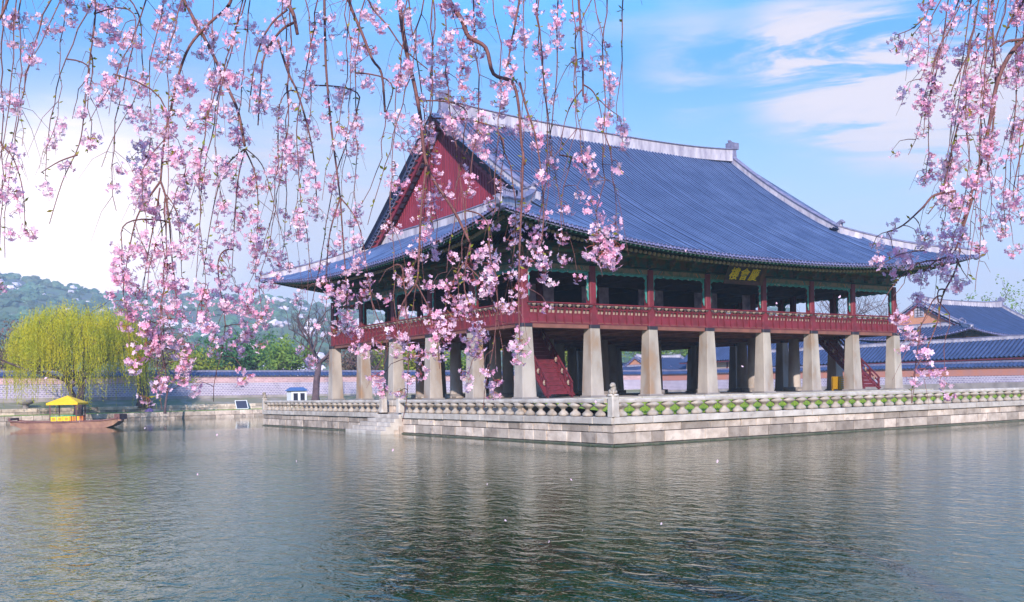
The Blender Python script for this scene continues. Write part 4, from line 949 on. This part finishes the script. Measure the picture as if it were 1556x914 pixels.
def gpt(u, depth, z): p = at(u, 600, depth); p[2] = z; return p
# willow
def willow(base, H, R_, seed, label):
    rr = random.Random(seed); rt = empty('willow_tree', base, label, 'willow tree'); b = MB(); p0 = np.array(base, float); tips = []
    b.tube([p0-_up*.3, p0+_up*1.5+_rt*.2, p0+_up*3.2+_rt*.55, p0+_up*4.6+_rt*.2], [.55, .42, .38, .32], 'bark_dark', 9)
    b.tube([p0+_up*.8, p0+_up*2.8-_rt*.8, p0+_up*4.8-_rt*1.5], [.35, .28, .22], 'bark_dark', 8)
    for i in range(11):
        a = 6.28*i/11; branch_tree(b, p0+_up*rr.uniform(3, 4.6)+_rt*rr.uniform(-1.2, .3), (math.cos(a), math.sin(a), rr.uniform(.3, 1.3)), R_*.62, .2, 2, rr, 'bark_dark', tips, .55, thin=.02)
    b.build('trunk', rt, True)
    b = MB(); n_ = 0
    cent = p0+_up*(H*.48)
    for k in range(3000):
        a = rr.uniform(0, 6.28); ph = rr.random(); r_ = R_*math.sqrt(rr.random())*(1.0 if rr.random() < .8 else 1.12)
        r_ *= .84+.14*math.sin(3*a+1.0)+.08*math.sin(7*a); lob = .5+.5*math.sin(5*a+r_*1.3)*math.sin(r_*1.1+2*a); zt = p0[2]+H*(.46+.54*math.sqrt(max(0, 1-(r_/R_/1.13)**2)))*(rr.uniform(.80, 1.0))*(.86+.14*lob); x0, y0 = cent[0]+math.cos(a)*r_, cent[1]+math.sin(a)*r_
        ln = rr.uniform(1.6, 5.6)*(1 if r_ < R_*.7 else 1.35); ln = min(ln, zt-p0[2]-.5); sw = rr.uniform(-.3, .3); ox_, oy_ = math.cos(a)*.35, math.sin(a)*.35
        m_ = int(ln/.16)
        for i in range(m_):
            t = i/m_; q = np.array([x0+ox_*math.sin(t*1.6)+sw*t, y0+oy_*math.sin(t*1.6), zt-ln*t]); lv = np.array([rr.gauss(0, .5), rr.gauss(0, .5), -1]); lv /= np.linalg.norm(lv); e = np.cross(lv, (rr.gauss(0, 1), rr.gauss(0, 1), .1)); e /= np.linalg.norm(e)+1e-9; s_ = rr.uniform(.08, .15)
            b.add([q, q+lv*s_+e*s_*.28, q+lv*s_*2.0, q+lv*s_-e*s_*.28], [(0, 1, 2, 3)], 'willow_leaf')
    b.build('crown', rt)
willow(gpt(118, 107, .9), 13.4, 8.0, 11, 'bright yellow green weeping willow on the far bank behind the boat')
tree('broad_dark_tree', gpt(219, 119, 1.6), 12.5, 'dark broad trunked tree behind the hanging blossom, right of the willow', leaf='russet_leaf', crown_r=3.6, seed=3, trunk=.72, nleaf=2200, size=.15, lean=(-.3, 0), tf=.42)
tree('slender_tree', gpt(250, 112, .9), 6.5, 'thin leaning young tree at the water edge right of the dark trunk', seed=31, trunk=.13, lean=(.8, .3), leaf='yellow_leaf', crown_r=1.6, nleaf=500, size=.12)
tree('bare_tree', gpt(479, 118, 1.6), 13.0, 'leafless dark tree leaning beside the left end of the pavilion', seed=8, trunk=.42, lean=(1.6, .8), depth=4, spread=.5, tf=.40)
for i, (u, dp, h, cr_, lf, sd, lb) in enumerate([
        (22, 140, 12.0, 4.6, 'russet_leaf', 21, 'reddish brown tree at the far left edge behind the willow'),
        (338, 150, 10.5, 3.6, 'pine_leaf', 22, 'dark green pine just right of the hanging blossom curtain'),
        (385, 152, 11.2, 4.2, 'pine_leaf', 23, 'tallest green pine behind the palace wall on the left'),
        (432, 146, 9.4, 3.4, 'green_leaf', 24, 'low spreading green tree with a pale trunk left of the bare tree'),
        (300, 146, 8.2, 3.4, 'yellow_leaf', 25, 'yellow green shrub tree showing over the wall below the blossom'),
        (590, 150, 8.0, 3.6, 'yellow_leaf', 26, 'yellow green tree seen under the pavilion between its left pillars'),
        (640, 152, 8.8, 3.8, 'yellow_leaf', 27, 'lime green tree seen behind the fourth left pillar'),
        (700, 156, 8.4, 3.4, 'green_leaf', 28, 'green tree seen between the pillars left of the near corner'),
        (855, 168, 12.0, 4.0, 'yellow_leaf', 29, 'lime green tree seen beyond the red inner staircase'),
        (985, 205, 13.5, 6.0, 'green_leaf', 30, 'green tree above the small hall roof seen between the pillars'),
        (1050, 210, 13.5, 6.0, 'green_leaf', 33, 'rounded green tree seen right of the second front pillar'),
        (70, 150, 10.0, 4.4, 'green_leaf', 34, 'green tree behind the wall, mostly hidden by the willow'),
        (1545, 175, 20.5, 4.0, 'green_leaf', 35, 'thin pale green treetop beyond the hall roof at the right edge'),
        (270, 160, 11.0, 4.2, 'russet_leaf', 36, 'brownish budding tree half hidden behind the pink blossom'),
        (545, 158, 9.2, 3.8, 'russet_leaf', 37, 'brownish tree behind the palace wall left of the pavilion')]):
    tree('pine_tree' if lf == 'pine_leaf' else 'leafy_tree', gpt(u, dp, 1.6), h, lb, 'pine tree' if lf == 'pine_leaf' else 'tree', leaf=lf, crown_r=cr_, seed=sd, trunk=.26, nleaf=3200 if lf != 'green_leaf' or u < 1500 else 900, size=.26, cl=30, lc=1.0, flat=.45 if lf == 'pine_leaf' else .75)
for i, (u, dp, h, sd, lb) in enumerate([(1262, 185, 21.5, 41, 'bare tree seen through the upper storey second opening from the right'), (1318, 190, 21.0, 42, 'bare tree seen through the upper storey rightmost opening'), (560, 145, 9.0, 43, 'small bare tree seen between the left pillars')]):
    tree('bare_tree', gpt(u, dp, 1.6), h, lb, seed=sd, trunk=.35, depth=4, tf=.45, spread=.5)

# ------------------------------------------------------------------ hills
px_h = [(-700, 470), (-300, 430), (-60, 412), (0, 416), (60, 420), (120, 436), (170, 446), (260, 446), (330, 452), (400, 456), (440, 458), (500, 468), (560, 474), (640, 480), (760, 488), (900, 492), (1050, 488), (1180, 478), (1260, 500), (1400, 540), (1700, 565), (2300, 570)]
pu = [a for a, _ in px_h]; pv = [c for _, c in px_h]
def hillmesh():
    b = MB(); us = np.linspace(-700, 2300, 190); ds = np.concatenate([np.linspace(300, 1000, 22), [1080, 1180, 1300]]); vs = []; rr = random.Random(4)
    from mathutils import noise
    for u in us:
        v = np.interp(u, pu, pv); r0 = ray(u, v); zt = CAM[2]+1000*r0[2]; dirn = ray(u, 600)
        for d_ in ds:
            t = (d_-300)/700; t2 = min(1, t); hgt = 1.0+(zt-1)*(t2**1.25 if t <= 1 else max(0, 1-(t-1)*1.0))
            p = CAM+dirn*d_; nz_ = noise.fractal(Vector((p[0]*.012, p[1]*.012, 0)), 1.0, 2.0, 5)
            vs.append((p[0], p[1], hgt+nz_*14*min(1, t*3)*(1 if t < .95 else .45)))
    n = len(ds); b.add(vs, [(i*n+k, (i+1)*n+k, (i+1)*n+k+1, i*n+k+1) for i in range(len(us)-1) for k in range(n-1)], 'hill_wood')
    return b, vs, us, ds
mat('hill_wood', (0.055, 0.085, 0.07), 0.95, (0.13, 0.10, 0.11), 0.03, c3=(0.10, 0.14, 0.06), s3=.05, r3=(.45, .65), bump=1.0, bscale=.2)
hb, hv, hu, hd = hillmesh(); tag(hb.build('hill', smooth=True), kind='structure')
b = MB(); rr = random.Random(17)
mat('hill_tree_green', (0.05, 0.11, 0.06), .9, (0.09, 0.10, 0.06), .04, island=.5); mat('hill_tree_pale', (0.55, 0.42, 0.50), .9, (0.62, 0.52, 0.56), .05, island=.25)
nd_ = len(hd); hvA = np.array(hv).reshape(len(hu), nd_, 3)
for _ in range(6500):
    i = rr.randrange(20, len(hu)-60); k = rr.randrange(3, 23); fx, fy = rr.random(), rr.random()
    if k >= nd_-1 or i >= len(hu)-1: continue
    p = hvA[i, k]*(1-fx)*(1-fy)+hvA[i+1, k]*fx*(1-fy)+hvA[i, k+1]*(1-fx)*fy+hvA[i+1, k+1]*fx*fy
    cl_ = math.sin(p[0]*.021+1.3)*math.cos(p[1]*.027)+math.sin(p[0]*.07+p[1]*.05)*.5
    pale = rr.random() < (.42 if cl_ > .55 else .05); s_ = rr.uniform(2.2, 5.0)
    b.blobm(p+_up*s_*.3, (s_, s_, s_*.75), 'hill_tree_pale' if pale else 'hill_tree_green', 1, rr.randrange(9999), .35)
tag(b.build('hillside_woods'), 'wooded hillside with pale flowering patches far behind the left wall', 'woods', kind='stuff')

# ------------------------------------------------------------------ weeping cherries in front
LIM = {}
def curve_pts(pl, dep0, dep1=None, n_=None):
    """traced outline points -> smooth 3D polyline at real distance"""
    dep1 = dep0 if dep1 is None else dep1; k = len(pl); P_ = [at(u, v, dep0+(dep1-dep0)*i/(k-1)) for i, (u, v) in enumerate(pl)]
    out = []
    for i in range(k-1):
        p0 = P_[max(i-1, 0)]; p1 = P_[i]; p2 = P_[i+1]; p3 = P_[min(i+2, k-1)]
        for t in np.linspace(0, 1, 5)[:-1]: out.append(.5*((2*p1)+(-p0+p2)*t+(2*p0-5*p1+4*p2-p3)*t*t+(-p0+3*p1-3*p2+p3)*t**3))
    out.append(P_[-1]); return np.array(out)
def proj(p):
    d = np.array(p)-CAM; z = d@_fw; X = FPX*(d@_rt)/z; Y = FPX*d[2]/z; X, Y = _c*X-_s*Y, _s*X+_c*Y; return 778+X, 457+SHY-Y
def flower(b, c, axis, rr, size, m_):
    axis = axis/(np.linalg.norm(axis)+1e-9); a = np.cross(axis, (rr.gauss(0, 1), rr.gauss(0, 1), rr.gauss(0, 1))); a /= np.linalg.norm(a)+1e-9; e = np.cross(axis, a); ph = rr.uniform(0, 6.28); cup = rr.uniform(.15, .75); vs = []; fs = []
    for k in range(5):
        t = ph+k*1.2566; d = a*math.cos(t)+e*math.sin(t); s_ = -a*math.sin(t)+e*math.cos(t); o_ = axis*cup
        vs += [c, c+d*size*.62+s_*size*.36+o_*size*.42, c+d*size*1.0+o_*size*.62+s_*size*.10, c+d*size*.90+o_*size*.5, c+d*size*1.0-s_*size*.10+o_*size*.62, c+d*size*.62-s_*size*.36+o_*size*.42]
        fs.append(tuple(k*6+i for i in (0, 1, 2, 3, 4, 5)))
    b.add(vs, fs, m_)
def cluster(bb, bl, bt, p, rr, big):
    """umbel: flowers hanging on red stalks from one bud point p"""
    n = rr.randint(6, 11)
    for _ in range(n):
        v = np.array([rr.gauss(0, 1), rr.gauss(0, 1), rr.gauss(-.35, .75)]); v /= np.linalg.norm(v); L_ = rr.uniform(.022, .05)*big; c = p+v*L_
        bt.tube([p, p+v*L_*.55+_up*.004, c], .0011, 'calyx', 3, cap=False)
        flower(bb, c, v+np.array([0, 0, -.25]), rr, rr.uniform(.0135, .0185)*(.8+.2*big), 'petal' if rr.random() < .72 else 'petal_deep')
    if rr.random() < .35:
        for _ in range(rr.randint(1, 3)): leaf(bl, p, rr)
def leaf(bl, p, rr):
    v = np.array([rr.gauss(0, 1), rr.gauss(0, 1), rr.gauss(.2, .8)]); v /= np.linalg.norm(v); e = np.cross(v, (rr.gauss(0, 1), rr.gauss(0, 1), 1)); e /= np.linalg.norm(e)+1e-9; s_ = rr.uniform(.014, .040)
    bl.add([p, p+v*s_*.5+e*s_*.2, p+v*s_, p+v*s_*.5-e*s_*.2], [(0, 1, 2, 3)], 'young_leaf')

def cherry(name, trunk_xy, label, grid, gx0, traced, strands_spec, seed, limb_depths, xr):
    rr = random.Random(seed)
    root = empty(name, (*trunk_xy, 1.55), label, 'cherry tree')
    # trunk and overhead limbs, above the picture
    tb = MB(); base = np.array([*trunk_xy, 1.5]); top = base+np.array([.3, .2, 3.9]); tb.tube([base-_up*.3, base+_up*.4, base+_up*2, top], [.34, .24, .2, .17], 'bark_cherry', 10); tb.build('trunk', root, True)
    limbs = []
    for dp in limb_depths:
        xs = np.linspace(xr[0], xr[1], 9) if xr[0] < 800 else np.linspace(xr[1], xr[0], 9)
        pts = [top]+[at(x, -70-25*math.sin(i*.9)-18*dp+70, dp) if False else at(x, -60-14*math.sin(i*1.1+dp), dp+.15*math.sin(i)) for i, x in enumerate(xs)]
        pts = np.array(pts); pts2 = np.vstack([[top], (top+pts[1])/2+_up*.8, pts[1:]]); rad = np.linspace(.05, .016, len(pts2))
        lb = MB(); lb.tube(pts2, rad, 'bark_cherry', 8); lb.build('limb', root, True); limbs.append((dp, pts2[2:]))
    strands = []       # (pts, radii)
    allpts = []
    for tr in traced:
        w0, w1, dp, pl = tr; w0 *= .85; w1 *= .8; P_ = curve_pts(pl, dp, dp); k = w_k = dp/FPX/2
        rad = np.linspace(w0*k, w1*k, len(P_)); strands.append((P_, rad, 'hanging_branch'))
    for (u0, v0, u1, v1, bow, dp) in strands_spec:
        n = max(5, int(abs(v1-v0)/22)); pl = []; wob = rr.uniform(2, 9); fr = rr.uniform(3, 8); ph_ = rr.uniform(0, 6)
        for i in range(n+1):
            t = i/n; pl.append((u0+(u1-u0)*t**.75+bow*math.sin(t*math.pi)+wob*math.sin(t*fr+ph_)*min(1, t*4)+rr.gauss(0, 1.5), v0+(v1-v0)*t))
        P_ = np.array([at(a, c, dp) for a, c in pl])
        if v0 <= -20:
            dl = min(limbs, key=lambda q: abs(q[0]-dp)); j = np.argmin([np.linalg.norm(q-P_[0]) for q in dl[1]]); a_ = dl[1][j]; P_ = np.vstack([[a_], (a_+P_[0])/2+_up*.05, P_])
        elif strands:
            bu = min((np.linalg.norm(q-P_[0]), k_, j_) for k_, (Q, _r, nm_) in enumerate(strands) for j_, q in enumerate(Q) if proj(q)[1] < v0+6)
            a_ = strands[bu[1]][0][bu[2]]; cc_ = P_[0]+_up*max(.02, (a_-P_[0])[2]*.7); ar = [(1-t)**2*a_+2*t*(1-t)*cc_+t*t*P_[1] for t in np.linspace(0, 1, 7)]; P_ = np.vstack([ar, P_[2:]])
        rad = np.linspace(1.25, .5, len(P_))*dp/FPX; strands.append((P_, rad, 'hanging_twig'))
    info = []
    for P_, rad, nm in strands:
        sp_ = np.array([proj(p) for p in P_]); info.append({'P': P_, 'r': rad, 'n': nm, 's': sp_, 'tw': MB(), 'bl': MB(), 'lf': MB()}); info[-1]['tw'].tube(P_, rad, 'bark_cherry', 6 if nm == 'hanging_branch' else 4)
        L_ = sum(np.linalg.norm(P_[i+1]-P_[i]) for i in range(len(P_)-1))
        for _ in range(int(L_*(12 if nm == 'hanging_twig' else 16))):       # buds and small leaves along the twig
            i = rr.randrange(len(P_)-1); t = rr.random(); p = P_[i]*(1-t)+P_[i+1]*t; leaf(info[-1]['lf'], p, rr)
        for _ in range(int(L_*4)):
            i = rr.randrange(len(P_)-1); p = P_[i]; v = np.array([rr.gauss(0, .35), rr.gauss(0, .35), -abs(rr.gauss(0, .6))]); ln = rr.uniform(.06, .38)
            q = [p, p+v*ln*.5+_up*.01, p+v*ln+np.array([0, 0, -.25*ln])]; info[-1]['tw'].tube(q, [.0022, .0016, .0009], 'bark_cherry', 3, cap=False)
    cand = np.vstack([np.hstack([i_['s'], np.full((len(i_['s']), 1), k), np.arange(len(i_['s']))[:, None]]) for k, i_ in enumerate(info)])
    for gy, row in enumerate(grid):
        for gxi, ch in enumerate(row.split()):
            val = int(ch); n = 5*(val/5)**1.3*DENS*(.72 if 3 <= gy <= 9 and 11 <= gxi <= 17 and gx0 == 0 else 1)
            n = int(n)+(1 if rr.random() < n-int(n) else 0)
            for _ in range(n):
                u = gx0+(gxi+rr.random())*50; v = (gy+rr.random())*50
                dist = (cand[:, 0]-u)**2+((cand[:, 1]-(v-10))*1.0)**2+(cand[:, 1] > v+5)*1500
                order = np.argsort(dist)[:4]; c = cand[order[0 if rr.random() < .7 else rr.randrange(4)]]; it = info[int(c[2])]; src = it['P'][int(c[3])]; dd = float(np.linalg.norm([c[0]-u, c[1]-v]))
                dpt = float((src-CAM)@_fw)+rr.uniform(-.25, .25)*min(1, dd/20)
                pull = 0 if dd > 26 else .45
                p = at(u+(c[0]-u)*pull, v+(c[1]-v)*pull, dpt)
                if dd > 7: it['tw'].tube([src, src*.7+p*.3+_up*.012*min(2, dd/20), src*.35+p*.65+_up*.02*min(2, dd/20), p], [.0026, .0023, .0019, .0014], 'bark_cherry', 4, cap=False)
                for _k in range(rr.choice((1, 1, 2, 2, 3, 4))):
                    cluster(it['bl'], it['lf'], it['tw'], p+np.array([rr.gauss(0, .02), rr.gauss(0, .02), -.035*_k+rr.gauss(0, .012)]), rr, rr.uniform(.75, 1.25))
    for it in info:
        o = it['tw'].build(it['n'], root, it['n'] == 'hanging_branch')
        if it['bl'].v: x = it['bl'].build('blossoms', o); x['kind'] = 'stuff'
        if it['lf'].v: x = it['lf'].build('young_leaves', o); x['kind'] = 'stuff'
DENS = 0.72
GL = ["4 3 4 5 5 3 3 4 3 2 4 3 4 4 4 4 6 2 1", "4 2 3 5 4 4 5 5 4 2 5 4 4 5 5 5 5 2 3", "4 1 2 3 4 6 6 5 4 4 6 4 5 5 5 7 4 2 5", "3 1 3 4 6 6 7 6 4 5 5 3 4 7 6 6 2 3 5",
      "2 2 3 4 7 7 5 5 5 5 4 2 3 7 5 4 4 2 1", "2 2 1 3 7 6 5 5 5 5 3 1 6 6 4 3 6 2 4", "4 0 0 1 6 6 5 5 4 5 5 1 2 4 3 4 6 5 4", "4 0 0 3 6 6 5 5 4 4 6 3 3 7 7 6 5 5 5",
      "2 0 0 3 6 7 5 5 4 4 5 4 3 6 7 7 4 3 1", "0 0 0 2 7 8 6 5 3 3 6 3 3 6 7 6 3 0 0", "0 0 0 1 7 7 3 6 0 4 3 3 5 3 6 4 0 0 0", "0 0 0 0 5 3 1 2 0 0 0 2 4 1 3 2 0 0 0", "0 0 0 0 1 0 0 0 0 0 0 0 1 0 0 0 0 0 0"]
TR = [(8, 5, 5.6, [(600, -60), (610, 30), (618, 80), (630, 130), (639, 180), (646, 240), (660, 275), (690, 320), (715, 370)]),
      (10, 4, 5.2, [(655, -60), (682, 0), (702, 30), (712, 55), (738, 72), (750, 112), (778, 124), (788, 160), (792, 215), (798, 250)]),
      (9, 6, 6.0, [(428, -60), (437, 0), (446, 22), (452, 52)]), (5, 2.5, 6.0, [(446, 34), (425, 48), (402, 84), (396, 130), (392, 190)]), (4, 2, 6.0, [(437, 14), (414, 34), (396, 66), (385, 110), (378, 170)]),
      (4.5, 2, 6.1, [(422, 60), (438, 110), (452, 140), (468, 195), (478, 250), (482, 330)]),
      (6, 4, 5.4, [(362, -60), (350, 3), (318, 35), (288, 70), (270, 118), (262, 155), (250, 210), (244, 275)]),
      (4, 1.5, 5.4, [(244, 275), (226, 300), (208, 330), (196, 380), (188, 430)]), (4, 2, 5.4, [(244, 275), (252, 300), (258, 345), (262, 400), (268, 450)]), (3, 1.5, 5.4, [(243, 285), (236, 330), (226, 380), (216, 450)]), (2.5, 1.2, 5.4, [(248, 290), (268, 320), (274, 370), (276, 420)]),
      (5, 3, 6.4, [(492, -60), (494, 60), (496, 110), (503, 190), (512, 260), (517, 300)]), (3, 1.5, 6.4, [(517, 300), (502, 350), (497, 400), (496, 460)]), (3, 1.5, 6.4, [(517, 300), (521, 360), (526, 430), (528, 500)]), (2.6, 1.2, 6.4, [(517, 300), (540, 330), (552, 370), (560, 430)]),
      (5, 3.5, 5.8, [(876, -60), (880, 10), (885, 80), (886, 146)]), (3, 1.2, 5.8, [(886, 128), (902, 140), (913, 170), (917, 225)]), (3, 1.2, 5.8, [(884, 136), (868, 158), (857, 190), (850, 235)]), (2, 1, 5.8, [(884, 88), (866, 96), (852, 120), (842, 145)]),
      (6, 5, 6.2, [(250, -60), (290, 20), (320, 75), (345, 130), (362, 170), (372, 222)]), (3, 1.2, 6.2, [(372, 226), (345, 250), (330, 290), (318, 350), (308, 420)]), (3, 1.2, 6.2, [(372, 228), (362, 270), (357, 330), (352, 420)]), (3, 1.2, 6.2, [(373, 228), (388, 265), (392, 320), (388, 420)]), (2.5, 1, 6.2, [(374, 226), (398, 250), (414, 300), (432, 370)]),
      (6, 4, 5.5, [(520, -60), (530, 0), (550, 50), (566, 90), (580, 112), (585, 170)]), (4, 2, 6.6, [(560, -60), (560, 0), (590, 40), (615, 75), (650, 105)]),
      (4, 2.5, 5.5, [(800, -60), (782, 40), (776, 70), (772, 105), (786, 125)]), (4, 2, 5.2, [(790, 125), (800, 165), (812, 200), (822, 260), (826, 330), (818, 400)]), (4.5, 2, 5.2, [(795, 230), (793, 300), (790, 370), (788, 450), (790, 520)]),
      (4.5, 2, 5.3, [(648, 250), (640, 320), (636, 400), (632, 430), (612, 460), (602, 500)]), (3, 1.2, 5.3, [(633, 432), (648, 460), (662, 500), (668, 560)]), (4, 2, 5.5, [(715, 370), (708, 400), (706, 440), (720, 480)]), (3, 1, 5.5, [(706, 400), (735, 430), (752, 470), (766, 540)]), (3, 1, 5.5, [(705, 398), (690, 425), (676, 470), (668, 540)]),
      (6, 3, 4.9, [(30, -60), (8, 10), (-10, 45), (-30, 90)]), (3, 1.5, 5.0, [(-30, 150), (0, 215), (20, 240), (35, 290), (38, 350)]), (3.2, 1.6, 5.2, [(140, -60), (145, 20), (135, 100), (128, 170), (120, 220), (95, 275), (75, 340)]),
      (3, 1.5, 5.1, [(118, 235), (90, 245), (62, 262)])]
rs = random.Random(77); SL = []
low = [(-30, 420), (0, 430), (40, 420), (55, 300), (100, 290), (140, 240), (160, 260), (175, 520), (200, 575), (245, 620), (270, 590), (300, 560), (325, 610), (345, 560), (400, 470), (440, 420), (480, 520), (520, 560), (560, 560), (590, 590), (618, 635), (650, 600), (690, 560), (740, 610), (775, 560), (830, 460), (880, 420), (920, 400), (950, 300)]
x = -20.0
while x < 950:
    lim = np.interp(x, [a for a, _ in low], [c for _, c in low]); v1 = lim*rs.uniform(.55, 1.0); dr = rs.uniform(-95, -15) if x < 600 else rs.uniform(-50, 70); SL.append((x-dr*.75, -25 if rs.random() < .72 else rs.uniform(20, lim*.4), x+dr*.25, v1, rs.uniform(-22, 22), rs.choice((4.9, 5.3, 5.9, 6.5, 7.0))))
    x += rs.uniform(14, 24)
SL += [(248, 300, 246, 622, 3, 5.4), (240, 300, 262, 600, -8, 5.4), (614, 400, 616, 640, 4, 5.3), (745, 330, 742, 620, 5, 5.3), (335, 380, 333, 610, 0, 6.2), (885, 250, 938, 282, -3, 5.8), (906, 150, 952, 215, 6, 5.8), (1014-60, 190, 950, 205, 0, 5.8), (185, 330, 190, 520, 4, 5.1), (560, 430, 586, 560, 3, 6.4), (915, 225, 905, 420, 3, 5.8), (870, 235, 842, 380, 5, 5.8)]
cherry('weeping_cherry_tree', (-29.4, -49.6), 'weeping cherry whose long pink curtains hang over the left half of the pond view', GL, 0, TR, SL, 101, (5.0, 6.0, 7.0), (-60, 950))
GR = ["0 3 6 6 5 5", "0 4 7 7 5 4", "0 3 5 8 5 4", "0 3 6 8 4 3", "0 2 5 7 5 3", "0 1 4 6 5 3", "0 3 6 6 5 3", "1 5 6 5 2 0", "1 3 3 3 0 0", "0 2 1 0 0 0", "0 4 2 0 0 0", "0 2 1 0 0 0"]
TRR = [(9, 4, 5.4, [(1600, 20), (1556, 58), (1530, 90), (1514, 130), (1505, 180), (1492, 240), (1474, 300), (1462, 345), (1458, 385)]), (6, 4, 5.3, [(1600, 40), (1558, 58), (1532, 62), (1520, 70)]), (6, 3, 5.6, [(1590, -60), (1553, 5), (1536, 30), (1524, 58)]),
       (5, 3.5, 5.5, [(1506, -60), (1508, 40), (1513, 120), (1508, 200), (1500, 260)]), (3.5, 2, 5.8, [(1488, 50), (1470, 85), (1456, 112), (1445, 140)]), (4, 2, 5.4, [(1484, 120), (1462, 170), (1448, 220), (1432, 290), (1410, 325)]), (5, 2.5, 5.1, [(1452, 290), (1420, 296), (1402, 315), (1372, 342), (1348, 352)]),
       (5, 2, 5.2, [(1478, 300), (1462, 350), (1448, 385), (1424, 395), (1406, 410)]), (4, 2, 5.2, [(1458, 380), (1452, 410), (1432, 450), (1424, 490), (1408, 530)]), (3, 1, 5.2, [(1430, 395), (1395, 400), (1360, 430), (1338, 465)]), (2.5, 1, 5.2, [(1450, 380), (1462, 410), (1478, 430)]), (2.5, 1, 5.1, [(1405, 380), (1370, 385), (1340, 400), (1314, 405)]),
       (2, 1, 5.0, [(1400, 545), (1388, 570), (1385, 612)]), (3, 1.5, 5.7, [(1420, -60), (1412, 10), (1390, 40), (1364, 52)]), (3, 1.5, 5.9, [(1560, 200), (1545, 260), (1540, 300), (1552, 330)])]
SR = []
for (u0, u1, v1) in [(1425, 1395, 120), (1440, 1408, 200), (1452, 1400, 280), (1462, 1425, 330), (1475, 1445, 400), (1490, 1470, 380), (1500, 1480, 440), (1520, 1500, 330), (1535, 1525, 360), (1548, 1540, 330), (1465, 1380, 235), (1430, 1376, 70), (1560, 1552, 290), (1480, 1430, 350), (1510, 1462, 420)]:
    SR.append((u0+15, -25, u1, v1, rs.uniform(-10, 14), rs.choice((5.0, 5.5, 6.0))))
SR += [(1424, 450, 1386, 612, -8, 5.2), (1420, 440, 1440, 530, 4, 5.2), (1395, 400, 1355, 450, 3, 5.2)]
cherry('weeping_cherry_tree', (-25.6, -46.6), 'smaller weeping cherry spray hanging in at the right edge of the view', GR, 1300, TRR, SR, 202, (5.2, 5.9), (1400, 1620))

# drifting petals
pb = MB(); pb.add([(-.009, 0, 0), (0, .006, .002), (.010, .003, 0), (.010, -.003, 0), (0, -.006, .002)], [(0, 1, 2, 3, 4)], 'petal'); rp = random.Random(3)
spots = [(1340, 358), (1468, 448), (931, 355), (655, 640), (680, 720), (868, 728), (768, 790), (512, 290), (597, 683), (617, 686), (885, 805), (1005, 795), (120, 640), (330, 660), (430, 560), (1128, 556), (1020, 556), (905, 610), (70, 574), (1180, 460), (740, 735), (834, 822), (880, 760), (1276, 450), (1042, 380), (450, 700), (300, 720), (220, 650), (640, 480), (1090, 700)]
p0 = None
for i, (u, v) in enumerate(spots):
    if p0 is None: o = p0 = pb.build('falling_petal', origin=(0, 0, 0))
    else: o = p0.copy(); col.objects.link(o)
    o.location = tuple(at(u, v, rp.uniform(3.4, 5.5))); o.rotation_euler = (rp.uniform(0, 3), rp.uniform(0, 3), rp.uniform(0, 3)); o.scale = (.7, .7, .7); tag(o, 'single pale pink petal drifting through the air over the pond', 'petal', 'petals drifting in the air')

# ------------------------------------------------------------------ air
HAZE = 0.0005
if HAZE:
    b = MB(); b.box(-1500, 1900, -1200, 1900, -2.5, 330, 'haze_air') if False else None
    mt = bpy.data.materials.new('haze_air'); mt.use_nodes = True; t = mt.node_tree; t.nodes.clear(); vo = t.nodes.new('ShaderNodeVolumePrincipled'); out = t.nodes.new('ShaderNodeOutputMaterial'); t.links.new(vo.outputs[0], out.inputs['Volume'])
    vo.inputs['Density'].default_value = HAZE; vo.inputs['Color'].default_value = (0.66, 0.82, 1.0, 1); vo.inputs['Anisotropy'].default_value = 0.0; MATS['haze_air'] = mt
    b = MB(); b.box(-1500, 1500, -1500, 1500, -3, 185, 'haze_air'); tag(b.build('haze'), 'thin bluish air haze over the far hills', 'haze', kind='stuff')
